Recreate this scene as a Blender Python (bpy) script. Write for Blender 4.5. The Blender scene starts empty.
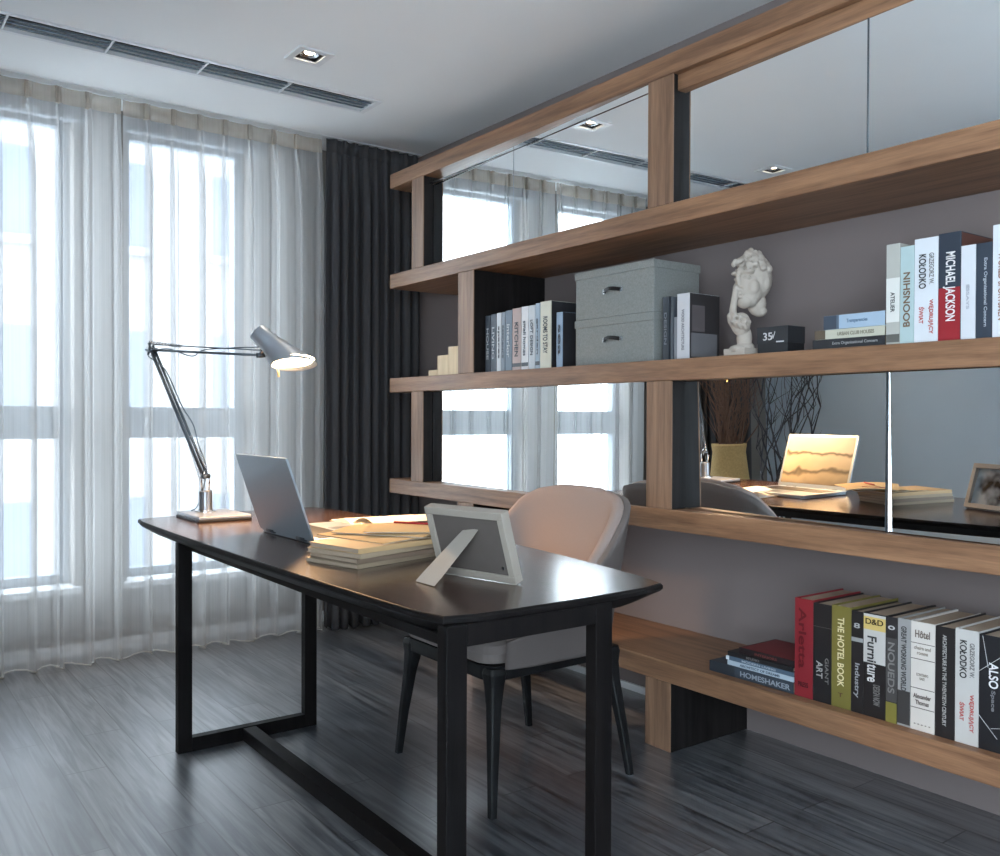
import bpy, bmesh, math, random
from mathutils import Vector, Matrix
random.seed(7)
scn = bpy.context.scene
col = scn.collection
R = math.radians

# ------------------------------------------------------------------ materials
def srgb(r, g, b):
    f = lambda c: (c/12.92 if c <= .04045 else ((c+.055)/1.055)**2.4)
    return (f(r/255), f(g/255), f(b/255), 1)

def new_mat(name):
    m = bpy.data.materials.new(name); m.use_nodes = True
    nt = m.node_tree; b = nt.nodes['Principled BSDF']
    return m, nt, b

def mat(name, c, rough=.5, metal=0., spec=.5, noise=0., nscale=60, bump=0., emit=None, estr=0.):
    m, nt, b = new_mat(name)
    b.inputs['Base Color'].default_value = c
    b.inputs['Roughness'].default_value = rough
    b.inputs['Metallic'].default_value = metal
    b.inputs['Specular IOR Level'].default_value = spec
    tc = nt.nodes.new('ShaderNodeTexCoord')
    n = nt.nodes.new('ShaderNodeTexNoise'); n.inputs['Scale'].default_value = nscale; n.inputs['Detail'].default_value = 3
    nt.links.new(tc.outputs['Object'], n.inputs['Vector'])
    if noise:
        mx = nt.nodes.new('ShaderNodeMix'); mx.data_type = 'RGBA'
        mx.inputs['A'].default_value = [x*(1-noise) for x in c[:3]]+[1]
        mx.inputs['B'].default_value = [min(1, x*(1+noise)) for x in c[:3]]+[1]
        nt.links.new(n.outputs['Fac'], mx.inputs['Factor'])
        nt.links.new(mx.outputs['Result'], b.inputs['Base Color'])
    if bump:
        bp = nt.nodes.new('ShaderNodeBump'); bp.inputs['Strength'].default_value = bump; bp.inputs['Distance'].default_value = .002
        nt.links.new(n.outputs['Fac'], bp.inputs['Height']); nt.links.new(bp.outputs['Normal'], b.inputs['Normal'])
    if emit:
        b.inputs['Emission Color'].default_value = emit; b.inputs['Emission Strength'].default_value = estr
    return m

def wood(name, c1, c2, axis='Y', rough=.45, scale=1.0, spec=.4):
    m, nt, b = new_mat(name)
    tc = nt.nodes.new('ShaderNodeTexCoord'); mp = nt.nodes.new('ShaderNodeMapping')
    s = {'X': (1.2, 22, 22), 'Y': (22, 1.2, 22), 'Z': (22, 22, 1.2)}[axis]
    mp.inputs['Scale'].default_value = [k*scale for k in s]
    n = nt.nodes.new('ShaderNodeTexNoise'); n.inputs['Scale'].default_value = 1.6; n.inputs['Detail'].default_value = 6
    n.inputs['Distortion'].default_value = .6
    mp2 = nt.nodes.new('ShaderNodeMapping'); mp2.inputs['Scale'].default_value = [k*scale*6 for k in s]
    n2 = nt.nodes.new('ShaderNodeTexNoise'); n2.inputs['Scale'].default_value = 2; n2.inputs['Detail'].default_value = 3
    r = nt.nodes.new('ShaderNodeValToRGB'); r.color_ramp.elements[0].position = .3; r.color_ramp.elements[1].position = .7
    r.color_ramp.elements[0].color = c1; r.color_ramp.elements[1].color = c2
    ad = nt.nodes.new('ShaderNodeMath'); ad.operation = 'MULTIPLY_ADD'; ad.inputs[1].default_value = .35; 
    sb = nt.nodes.new('ShaderNodeMath'); sb.operation = 'SUBTRACT'; sb.inputs[1].default_value = .17
    nt.links.new(tc.outputs['Object'], mp.inputs['Vector']); nt.links.new(mp.outputs['Vector'], n.inputs['Vector'])
    nt.links.new(tc.outputs['Object'], mp2.inputs['Vector']); nt.links.new(mp2.outputs['Vector'], n2.inputs['Vector'])
    nt.links.new(n2.outputs['Fac'], ad.inputs[0]); nt.links.new(n.outputs['Fac'], ad.inputs[2])
    nt.links.new(ad.outputs[0], sb.inputs[0]); nt.links.new(sb.outputs[0], r.inputs['Fac'])
    nt.links.new(r.outputs['Color'], b.inputs['Base Color'])
    b.inputs['Roughness'].default_value = rough; b.inputs['Specular IOR Level'].default_value = spec
    bp = nt.nodes.new('ShaderNodeBump'); bp.inputs['Strength'].default_value = .12; bp.inputs['Distance'].default_value = .001
    nt.links.new(n2.outputs['Fac'], bp.inputs['Height']); nt.links.new(bp.outputs['Normal'], b.inputs['Normal'])
    return m

M = {}
OAK1, OAK2 = srgb(108, 78, 58), srgb(156, 117, 88)
M['oak'] = wood('oak_along_shelf', OAK1, OAK2, 'Y', .42)
M['oak_post'] = wood('oak_upright', srgb(108, 82, 64), srgb(152, 118, 94), 'Z', .45)
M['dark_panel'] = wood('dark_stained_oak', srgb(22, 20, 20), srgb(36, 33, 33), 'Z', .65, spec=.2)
M['desk_top'] = wood('dark_walnut_top', srgb(52, 40, 36), srgb(80, 60, 50), 'Y', .2, spec=.8)
M['desk_frame'] = wood('black_brown_frame', srgb(13, 12, 13), srgb(24, 21, 21), 'Z', .5, spec=.15)
M['chair_wood'] = wood('black_stained_ash', srgb(17, 18, 20), srgb(28, 29, 31), 'Z', .45, spec=.3)
M['light_wood'] = wood('pale_beech', srgb(196, 174, 140), srgb(224, 204, 172), 'Z', .6)
M['ceiling'] = mat('ceiling_paint', srgb(238, 241, 243), .9, noise=.02, nscale=3)
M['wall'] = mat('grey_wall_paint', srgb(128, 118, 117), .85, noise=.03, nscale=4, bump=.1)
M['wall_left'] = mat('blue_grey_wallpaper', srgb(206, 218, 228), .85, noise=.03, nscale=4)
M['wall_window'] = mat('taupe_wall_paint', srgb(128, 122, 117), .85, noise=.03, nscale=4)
M['white_trim'] = mat('white_lacquer', srgb(226, 229, 232), .4)
M['metal_trim'] = mat('brushed_metal', srgb(200, 205, 210), .3, metal=1)
M['chrome'] = mat('chrome', srgb(215, 218, 222), .15, metal=1)
M['steel'] = mat('grey_steel', srgb(150, 156, 164), .32, metal=.9)
M['lamp_shade'] = mat('satin_aluminium_shade', srgb(168, 174, 182), .42, metal=.6)
M['dark_metal'] = mat('dark_metal', srgb(96, 104, 112), .4, metal=.8)
M['black'] = mat('black_plastic', srgb(24, 24, 26), .4)
M['window_frame'] = mat('grey_window_frame', srgb(150, 160, 170), .5)
M['blind'] = mat('grey_blind_fabric', srgb(120, 124, 130), .9)
M['slot'] = mat('vent_blade_grey', srgb(104, 118, 130), .5, metal=.3)
M['slot_dark'] = mat('vent_dark', srgb(58, 66, 74), .8)
M['laptop'] = mat('silver_aluminium', srgb(165, 176, 186), .38, metal=.75, noise=.02)
M['pages'] = mat('book_pages', srgb(170, 152, 134), .9, noise=.08, nscale=200)
M['linen'] = mat('grey_linen', srgb(134, 137, 135), .95, noise=.3, nscale=170, bump=.4)
M['linen_dark'] = M['linen']
M['plaster'] = mat('white_plaster', srgb(178, 168, 158), .85, noise=.05, nscale=30, bump=.2)
M['upholstery'] = mat('beige_upholstery', srgb(154, 137, 130), .85, noise=.05, nscale=220, bump=.25)
M['upholstery_out'] = mat('grey_shell_leather', srgb(106, 98, 95), .6, noise=.04, nscale=120)
M['seat'] = mat('grey_seat_fabric', srgb(128, 120, 117), .9, noise=.06, nscale=240, bump=.25)
M['frame_cream'] = mat('cream_frame', srgb(162, 154, 144), .5, noise=.04, nscale=20)
M['frame_back'] = mat('grey_backing_board', srgb(92, 85, 81), .85, noise=.06, nscale=40)
M['wicker'] = mat('straw_wicker', srgb(190, 158, 104), .85, noise=.3, nscale=90, bump=.8)
M['twig_brown'] = mat('brown_twig', srgb(122, 92, 76), .9, noise=.2, nscale=40)
M['twig_dark'] = mat('dark_twig', srgb(58, 58, 64), .9, noise=.2, nscale=40)
M['paper_warm'] = mat('kraft_paper', srgb(206, 174, 126), .9, noise=.05, nscale=30)
M['paper_white'] = mat('white_paper', srgb(226, 218, 206), .9)
M['red'] = mat('red_print', srgb(160, 36, 38), .6)
M['facade'] = mat('pale_facade', srgb(112, 111, 112), .9, noise=.04, nscale=1)
M['facade_glass'] = mat('facade_window_glass', srgb(66, 74, 88), .3)
M['road'] = mat('street_paving', srgb(214, 214, 214), .9)

# mirror
m, nt, b = new_mat('mirror_glass')
b.inputs['Base Color'].default_value = (.93, .96, .97, 1); b.inputs['Metallic'].default_value = 1; b.inputs['Roughness'].default_value = .0
M['mirror'] = m
# window pane
m = bpy.data.materials.new('window_pane'); m.use_nodes = True; nt = m.node_tree; nt.nodes.clear()
o = nt.nodes.new('ShaderNodeOutputMaterial'); t = nt.nodes.new('ShaderNodeBsdfTransparent'); g = nt.nodes.new('ShaderNodeBsdfGlossy')
t.inputs['Color'].default_value = (.95, .97, .98, 1); g.inputs['Roughness'].default_value = .02
x = nt.nodes.new('ShaderNodeMixShader'); x.inputs['Fac'].default_value = .06
nt.links.new(t.outputs[0], x.inputs[1]); nt.links.new(g.outputs[0], x.inputs[2]); nt.links.new(x.outputs[0], o.inputs[0])
M['pane'] = m
# sheer
def sheer(name, colr, fac):
    m = bpy.data.materials.new(name); m.use_nodes = True; nt = m.node_tree; nt.nodes.clear()
    o = nt.nodes.new('ShaderNodeOutputMaterial'); t = nt.nodes.new('ShaderNodeBsdfTransparent')
    d = nt.nodes.new('ShaderNodeBsdfDiffuse'); tr = nt.nodes.new('ShaderNodeBsdfTranslucent')
    d.inputs['Color'].default_value = colr; tr.inputs['Color'].default_value = colr
    a = nt.nodes.new('ShaderNodeMixShader'); a.inputs['Fac'].default_value = .5
    nt.links.new(d.outputs[0], a.inputs[1]); nt.links.new(tr.outputs[0], a.inputs[2])
    x = nt.nodes.new('ShaderNodeMixShader'); x.inputs['Fac'].default_value = fac
    nt.links.new(t.outputs[0], x.inputs[1]); nt.links.new(a.outputs[0], x.inputs[2]); nt.links.new(x.outputs[0], o.inputs[0])
    # vertical thread irregularity
    tc = nt.nodes.new('ShaderNodeTexCoord'); mp = nt.nodes.new('ShaderNodeMapping'); mp.inputs['Scale'].default_value = (60, 60, .25)
    n = nt.nodes.new('ShaderNodeTexNoise'); n.inputs['Scale'].default_value = 2
    mr = nt.nodes.new('ShaderNodeMapRange'); mr.inputs['To Min'].default_value = fac-.05; mr.inputs['To Max'].default_value = fac+.05
    nt.links.new(tc.outputs['Object'], mp.inputs['Vector']); nt.links.new(mp.outputs[0], n.inputs['Vector'])
    nt.links.new(n.outputs['Fac'], mr.inputs['Value']); nt.links.new(mr.outputs[0], x.inputs['Fac'])
    return m
M['sheer'] = sheer('sheer_voile', srgb(226, 226, 226), .42)
M['sheer_band'] = sheer('voile_heading_tape', srgb(222, 214, 204), .55)
M['sheer_hem'] = sheer('voile_hem', srgb(228, 226, 222), .7)
M['drape'] = mat('charcoal_drape', srgb(66, 66, 69), .85, noise=.1, nscale=200, bump=.2)

# floor
m, nt, b = new_mat('smoked_oak_planks')
tc = nt.nodes.new('ShaderNodeTexCoord'); mp = nt.nodes.new('ShaderNodeMapping')
mp.inputs['Rotation'].default_value = (0, 0, R(90)); mp.inputs['Location'].default_value = (.3, .068, 0)
br = nt.nodes.new('ShaderNodeTexBrick'); br.offset = .37; br.inputs['Scale'].default_value = 1
br.inputs['Brick Width'].default_value = .95; br.inputs['Row Height'].default_value = .131; br.inputs['Mortar Size'].default_value = .0024
br.inputs['Mortar Smooth'].default_value = .1; br.inputs['Bias'].default_value = 0
br.inputs['Color1'].default_value = srgb(80, 86, 94); br.inputs['Color2'].default_value = srgb(118, 122, 127); br.inputs['Mortar'].default_value = srgb(14, 15, 18)
mg = nt.nodes.new('ShaderNodeMapping'); mg.inputs['Scale'].default_value = (26, 1.5, 1)
ng = nt.nodes.new('ShaderNodeTexNoise'); ng.inputs['Scale'].default_value = 1.8; ng.inputs['Detail'].default_value = 7; ng.inputs['Distortion'].default_value = .9
gr = nt.nodes.new('ShaderNodeValToRGB'); gr.color_ramp.elements[0].position = .36; gr.color_ramp.elements[1].position = .66
gr.color_ramp.elements[0].color = (.26, .27, .30, 1); gr.color_ramp.elements[1].color = (1.45, 1.38, 1.32, 1)
mm = nt.nodes.new('ShaderNodeMix'); mm.data_type = 'RGBA'; mm.blend_type = 'MULTIPLY'; mm.inputs['Factor'].default_value = 1
nt.links.new(tc.outputs['Object'], mp.inputs['Vector']); nt.links.new(mp.outputs[0], br.inputs['Vector'])
nt.links.new(tc.outputs['Object'], mg.inputs['Vector']); nt.links.new(mg.outputs[0], ng.inputs['Vector']); nt.links.new(ng.outputs['Fac'], gr.inputs['Fac'])
nt.links.new(br.outputs['Color'], mm.inputs['A']); nt.links.new(gr.outputs['Color'], mm.inputs['B']); nt.links.new(mm.outputs['Result'], b.inputs['Base Color'])
b.inputs['Roughness'].default_value = .36; b.inputs['Specular IOR Level'].default_value = .8; b.inputs['Coat Weight'].default_value = 1; b.inputs['Coat Roughness'].default_value = .28; b.inputs['Coat IOR'].default_value = 1.9
bp = nt.nodes.new('ShaderNodeBump'); bp.inputs['Strength'].default_value = .2; bp.inputs['Distance'].default_value = .002
nt.links.new(ng.outputs['Fac'], bp.inputs['Height']); nt.links.new(bp.outputs['Normal'], b.inputs['Normal'])
M['floor'] = m

_cm = {}
def cmat(c, rough=.55):
    k = (c, rough)
    if k not in _cm: _cm[k] = mat('printed_%d_%d_%d' % c, srgb(*c), rough, noise=.03, nscale=30)
    return _cm[k]

# ------------------------------------------------------------------ helpers
def link(o, parent=None):
    col.objects.link(o)
    if parent: o.parent = parent
    return o

def empty(name, loc=(0, 0, 0), rz=0, rot=None):
    o = bpy.data.objects.new(name, None); o.location = loc; o.rotation_euler = rot or (0, 0, rz); o.empty_display_size = .05
    return link(o)

def tag(o, label=None, cat=None, group=None, kind=None):
    if label: o['label'] = label
    if cat: o['category'] = cat
    if group: o['group'] = group
    if kind: o['kind'] = kind
    return o

def build(name, bm, m, parent=None, smooth=False, bevel=0, seg=2, loc=None):
    bmesh.ops.recalc_face_normals(bm, faces=bm.faces)
    me = bpy.data.meshes.new(name); bm.to_mesh(me); bm.free()
    ms = m if isinstance(m, (list, tuple)) else [m]
    for k in ms: me.materials.append(k)
    if smooth:
        for p in me.polygons: p.use_smooth = True
    o = bpy.data.objects.new(name, me)
    if loc: o.location = loc
    link(o, parent)
    if bevel:
        md = o.modifiers.new('bevel', 'BEVEL'); md.width = bevel; md.segments = seg; md.limit_method = 'ANGLE'; md.angle_limit = R(40)
    return o

def bx(bm, x0, x1, y0, y1, z0, z1, mi=0, mtx=None):
    vs = [bm.verts.new((x, y, z)) for x in (x0, x1) for y in (y0, y1) for z in (z0, z1)]
    if mtx is not None:
        for v in vs: v.co = mtx @ v.co
    fs = [(0, 1, 3, 2), (4, 6, 7, 5), (0, 4, 5, 1), (2, 3, 7, 6), (0, 2, 6, 4), (1, 5, 7, 3)]
    for f in fs:
        fc = bm.faces.new([vs[i] for i in f]); fc.material_index = mi

def box(name, x0, x1, y0, y1, z0, z1, m, parent=None, bevel=0, mtx=None):
    bm = bmesh.new(); bx(bm, x0, x1, y0, y1, z0, z1, 0, mtx)
    return build(name, bm, m, parent, bevel=bevel)

def ring_loft(bm, rings, cap=True, mi=0, closed=True):
    vr = [[bm.verts.new(p) for p in r] for r in rings]
    n = len(vr[0])
    for a, b_ in zip(vr[:-1], vr[1:]):
        for i in range(n if closed else n-1):
            j = (i+1) % n
            f = bm.faces.new((a[i], a[j], b_[j], b_[i])); f.material_index = mi
    if cap:
        bm.faces.new(list(reversed(vr[0]))).material_index = mi; bm.faces.new(vr[-1]).material_index = mi
    return vr

def circ(c, n, r, k=24, ref=None):
    n = Vector(n).normalized(); a = Vector(ref) if ref else (Vector((0, 0, 1)) if abs(n.z) < .9 else Vector((1, 0, 0)))
    u = (a-n*a.dot(n)).normalized(); v = n.cross(u)
    return [Vector(c)+r*(math.cos(2*math.pi*i/k)*u+math.sin(2*math.pi*i/k)*v) for i in range(k)]

def tube(bm, pts, rad, k=10, mi=0):
    pts = [Vector(p) for p in pts]; rs = rad if isinstance(rad, (list, tuple)) else [rad]*len(pts)
    rings = []
    for i, p in enumerate(pts):
        d = (pts[min(i+1, len(pts)-1)]-pts[max(i-1, 0)]).normalized()
        rings.append(circ(p, d, rs[i], k, ref=(.13, .21, .97) if abs(d.z) < .95 else (1, .1, 0)))
    ring_loft(bm, rings, mi=mi)

def tube_obj(name, pts, rad, m, parent=None, k=10):
    bm = bmesh.new(); tube(bm, pts, rad, k); return build(name, bm, m, parent, smooth=True)

def text(name, s, size, m, parent, org, xd, yd, width=None, font_bold=0, align='CENTER', extr=.0003, height=None):
    c = bpy.data.curves.new(name, 'FONT'); c.body = s; c.size = size; c.extrude = extr; c.align_x = align; c.align_y = 'CENTER'
    c.offset = .00035
    o = bpy.data.objects.new(name+'_tmp', c)
    dg = bpy.context.evaluated_depsgraph_get()
    col.objects.link(o); bpy.context.view_layer.update()
    me = bpy.data.meshes.new_from_object(o.evaluated_get(bpy.context.evaluated_depsgraph_get()))
    col.objects.unlink(o); bpy.data.objects.remove(o)
    if len(me.vertices):
        xs = [v.co.x for v in me.vertices]; w = max(xs)-min(xs); cx = (max(xs)+min(xs))/2
        ys = [v.co.y for v in me.vertices]; hh = max(ys)-min(ys); cy = (max(ys)+min(ys))/2
        sx = width/w if width else 1
        sy = height/hh if height else (1 if not width else min(1.25, max(.6, sx)))
        for v in me.vertices: v.co.x = (v.co.x-cx)*sx; v.co.y = (v.co.y-cy)*sy
    me.materials.clear(); me.materials.append(m)
    xd = Vector(xd).normalized(); yd = Vector(yd).normalized(); zd = xd.cross(yd)
    mt = Matrix((xd, yd, zd)).transposed().to_4x4(); mt.translation = Vector(org)
    me.transform(mt); me.name = name
    o = bpy.data.objects.new(name, me); link(o, parent); return o

# ------------------------------------------------------------------ room shell
WBZ = (.30, 2.45); WL = (-2.2, .35)
H = 2.66; XW = 2.725; XL = -.62; YB = -2.6; YWI = 4.70; YWO = 4.95
def struct(name, bm, m, **k): return tag(build(name, bm, m, **k), kind='structure')
bm = bmesh.new(); bx(bm, XL-.2, XW+.2, YB-.2, YWO, -.12, 0); struct('floor', bm, M['floor'])
# ceiling with vent slot and downlight recesses
holes = [(-.30, 2.08, 3.83, 3.985)] + [(x-.05, x+.05, y-.05, y+.05) for x, y in ((1.595, 3.51), (.2, 3.51))]
xs = sorted({XL-.2, XW+.2} | {v for h_ in holes for v in h_[:2]}); ys = sorted({YB-.2, YWO} | {v for h_ in holes for v in h_[2:]})
bm = bmesh.new()
for i in range(len(xs)-1):
    for j in range(len(ys)-1):
        cx, cy = (xs[i]+xs[i+1])/2, (ys[j]+ys[j+1])/2
        if any(a < cx < b_ and c < cy < d for a, b_, c, d in holes): continue
        bx(bm, xs[i], xs[i+1], ys[j], ys[j+1], H, H+.14)
bmesh.ops.remove_doubles(bm, verts=bm.verts, dist=1e-5)
seen = {}
for f in bm.faces: seen.setdefault(tuple(sorted(v.index for v in f.verts)), []).append(f)
bm.verts.index_update()
seen = {}
for f in bm.faces: seen.setdefault(tuple(sorted(v.index for v in f.verts)), []).append(f)
bmesh.ops.delete(bm, geom=[f for k_ in seen.values() if len(k_) > 1 for f in k_], context='FACES_ONLY')
struct('ceiling', bm, M['ceiling'])
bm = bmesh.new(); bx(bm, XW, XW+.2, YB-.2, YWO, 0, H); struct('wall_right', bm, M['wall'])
bm = bmesh.new(); bx(bm, XL-.2, XL, YB-.2, WL[0], 0, H); bx(bm, XL-.2, XL, WL[1], YWO, 0, H)
bx(bm, XL-.2, XL, WL[0], WL[1], 0, WBZ[0]); bx(bm, XL-.2, XL, WL[0], WL[1], WBZ[1], H); struct('wall_left', bm, M['wall_left'])  # wall opening made for the added fill-light window
# window wall
W1 = (.30, .925); W2 = (1.165, 1.80); WZ = (.335, 2.61)
bm = bmesh.new()
for a, b_ in ((XL, W1[0]), (W1[1], W2[0]), (W2[1], XW)): bx(bm, a, b_, YWI, YWO, 0, H)
for a, b_ in (W1, W2): bx(bm, a, b_, YWI, YWO, 0, WZ[0]); bx(bm, a, b_, YWI, YWO, WZ[1], H)
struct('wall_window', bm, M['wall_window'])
# rear wall with a large window

bm = bmesh.new(); bx(bm, XL, XW, YB-.2, YB, 0, H)
struct('wall_back', bm, M['wall_left'])

def window(name, a, b_, z0, z1, y, zt=None):
    e = empty(name, (0, 0, 0)); tag(e, kind='structure')
    bm = bmesh.new(); w = .045
    for q in ((a, a+w, z0, z1), (b_-w, b_, z0, z1), (a+w, b_-w, z0, z0+w), (a+w, b_-w, z1-w, z1)): bx(bm, q[0], q[1], y-.03, y+.03, q[2], q[3])
    build('window_frame', bm, M['window_frame'], e, bevel=.004)
    if zt:
        bm = bmesh.new(); bx(bm, a+w, b_-w, y-.035, y+.035, zt[0], zt[1])
        bx(bm, a, b_, y-.05, y-.035, zt[0]+.055, zt[1]-.045)
        build('transom', bm, M['window_frame'], e, bevel=.004)
        bm = bmesh.new()
        bx(bm, a+w, b_-w, y-.004, y+.004, z0+w, zt[0]); build('window_pane', bm, M['pane'], e)
        bm = bmesh.new(); bx(bm, a+w, b_-w, y-.004, y+.004, zt[1], z1-w); build('window_pane', bm, M['pane'], e)
    else:
        bm = bmesh.new(); bx(bm, a+w, b_-w, y-.004, y+.004, z0+w, z1-w); build('window_pane', bm, M['pane'], e)
    return e
for i, (a, b_) in enumerate((W1, W2)):
    e = window('window_%d' % (i+1), a, b_, WZ[0], WZ[1], 4.86, (1.045, 1.205))
    bm = bmesh.new(); bx(bm, a-.03, b_+.03, 4.655, 4.82, .305, .338); build('window_sill', bm, M['white_trim'], e, bevel=.004)
e = window('window_3', WL[0], WL[1], WBZ[0], WBZ[1], 0); e.location = (XL-.1, 0, 0); e.rotation_euler = (0, 0, R(90))  # window added out of view to fill the room with daylight
# pleated blinds at the window heads
for i, (a, b_) in enumerate((W1, W2)):
    bm = bmesh.new(); n = 5
    prof = []
    for k in range(n+1):
        z = 2.655-(k)*.021; prof.append((4.60+(.022 if k % 2 else 0), z))
    for k in range(n): 
        (y0, z0), (y1, z1) = prof[k], prof[k+1]
        v = [bm.verts.new(p) for p in ((a-.03, y0, z0), (b_+.03, y0, z0), (b_+.03, y1, z1), (a-.03, y1, z1), (a-.03, y0+.012, z0), (b_+.03, y0+.012, z0), (b_+.03, y1+.012, z1), (a-.03, y1+.012, z1))]
        for f in ((0, 1, 2, 3), (4, 7, 6, 5), (0, 4, 5, 1), (3, 2, 6, 7), (0, 3, 7, 4), (1, 5, 6, 2)): bm.faces.new([v[q] for q in f])
    e = build('window_blind', bm, M['blind'])
    bm = bmesh.new(); bx(bm, a-.032, b_+.032, 4.596, 4.63, 2.538, 2.552); build('bottom_rail', bm, M['window_frame'], e, bevel=.003)
    tag(e, ('grey pleated blind raised to the top of the left window' if i == 0 else 'grey pleated blind raised to the top of the window behind the lamp'), 'blind', 'raised blinds at the window heads')
# baseboard
bm = bmesh.new(); bx(bm, XW-.014, XW, 2.264, YWI, 0, .03); struct('baseboard_right', bm, M['white_trim'], bevel=.003)
bm = bmesh.new(); bx(bm, XL, XL+.014, YB, YWI, 0, .06); struct('baseboard_left', bm, M['white_trim'], bevel=.003)
bm = bmesh.new(); bx(bm, XL+.014, XW-.014, YWI-.014, YWI, 0, .06); struct('baseboard_window', bm, M['white_trim'], bevel=.003)

# ------------------------------------------------------------------ outside
def facade(x0, x1, y, z0, z1, wx, wz, label, m):
    e = empty('apartment_building', ((x0+x1)/2, y, z0))
    bm = bmesh.new(); bx(bm, x0-e.location.x, x1-e.location.x, 0, 6, 0, z1-z0); build('wall', bm, m, e)
    z = 1.2
    while z < z1-z0-2:
        x = x0+.3
        while x < x1-1.5:
            bm = bmesh.new(); lx = x-e.location.x
            bx(bm, lx, lx+wx, -.04, .05, z, z+wz); f = build('window', bm, M['facade_glass'], e)
            bm = bmesh.new(); bx(bm, lx-.1, lx+wx+.1, -.16, 0, z-.15, z); 
            if int(x*7) % 2: bx(bm, lx+wx*.48, lx+wx*.52, -.08, 0, z, z+wz)
            build('ledge', bm, M['facade'], e)
            x += wx+1.25
        z += wz+1.5
    return tag(e, label, 'building')
facade(-2, 12.5, 17, -9, 11.5, .62, 1.5, 'pale apartment block seen through the window behind the lamp', M['facade'])
facade(-6.5, -3.5, 24, -9, 14, 1.1, 1.7, 'narrow pale building farther off beyond the left window', M['facade'])
bm = bmesh.new(); bx(bm, -40, 50, YWO+.3, 60, -9.4, -9.0); tag(build('street', bm, M['road']), kind='structure')

# ------------------------------------------------------------------ curtains
def curtain(x0, x1, y, z0, z1, folds, amp, m, name, parent, nx=None, nz=36, seed=1, over=.35, sheerf=False, pleat=True):
    rnd = random.Random(seed); nx = nx or folds*14
    ph = [rnd.uniform(-.5, .5) for _ in range(folds+2)]; am = [rnd.uniform(.65, 1.35) for _ in range(folds+2)]
    bm = bmesh.new(); g = []
    for j in range(nz+1):
        v = j/nz; z = z0+(z1-z0)*v; row = []
        top = min(1, (1-v)/.14)                    # gathered at the heading
        grow = (.35+.65*top) if pleat else 1
        if not sheerf: pass
        else:
            KP = ((0, 0, .1), (.22, .34, .45), (.42, .70, .25), (.56, .97, -.9), (.70, .80, .5), (.84, 1.04, -.65), (1, 1, .1))
            for ci in range(folds):
                cw = (x1-x0)/folds; r_ = random.Random(seed*100+ci); j1 = r_.uniform(-.12, .12); j2 = r_.uniform(.7, 1.5); j3 = r_.uniform(-1, 1)
                for q in range(22 if ci < folds-1 else 23):
                    t = q/22; kk = [a for a in range(len(KP)-1) if KP[a][0] <= t+1e-9][-1]; a_, b__ = KP[kk], KP[kk+1]
                    u = (t-a_[0])/(b__[0]-a_[0]); u = u*u*(3-2*u)
                    wd = 1-.55*top*0
                    fx = a_[1]+(b__[1]-a_[1])*u; fy = a_[2]+(b__[2]-a_[2])*u
                    fx = t+(fx-t)*(.55+.45*top)+ (j1*top*math.sin(math.pi*t)) + .04*math.sin(v*3+j3*3)*math.sin(math.pi*t)*top
                    yy = y+amp*fy*j2*(.45+.55*top)+.008*math.sin(v*3+j3*5)*top+.008*math.sin(ci*1.9+t*3)*top
                    row.append((x0+cw*(ci+fx), yy, z+(.010*math.sin(6.28*t+j3*2) if j == 0 else 0)))
            g.append(row); continue
        for i in range(nx+1):
            s = i/nx; k = s*folds; ki = int(k); fr = k-ki
            a = am[ki]*(1-fr)+am[min(ki+1, folds)]*fr; p = ph[ki]*(1-fr)+ph[min(ki+1, folds)]*fr
            drift = .35*math.sin(v*3.1+ki*1.7+seed)*(1-v)
            phi = 2*math.pi*(k)+p+drift*.5
            sharp = math.sin(phi)
            yy = y+amp*a*grow*sharp + amp*.25*math.sin(phi*2.3+seed)*grow
            xx = x0+(x1-x0)*s - over*(x1-x0)/folds*a*grow*math.sin(2*phi)*.5
            zz = z if j else z+.012*math.sin(phi+.6)+.006*math.sin(phi*.37)
            if j == 0: zz = z+.010*math.sin(phi+.6)
            row.append((xx, yy, zz))
        g.append(row)
    vs = [[bm.verts.new(p) for p in r] for r in g]; nx = len(g[0])-1
    for j in range(nz):
        for i in range(nx): bm.faces.new((vs[j][i], vs[j][i+1], vs[j+1][i+1], vs[j+1][i]))
    o = build(name, bm, m, parent, smooth=True)
    return o, g

def band(g, rows, name, m, parent, off=-.003, drop=0):
    bm = bmesh.new(); vs = [[bm.verts.new((p[0], p[1]+off, p[2]-drop)) for p in g[r]] for r in rows]
    for a, b_ in zip(vs[:-1], vs[1:]):
        for i in range(len(a)-1): bm.faces.new((a[i], a[i+1], b_[i+1], b_[i]))
    o = build(name, bm, m, parent, smooth=True); md = o.modifiers.new('thick', 'SOLIDIFY'); md.thickness = .0015
    return o

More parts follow.
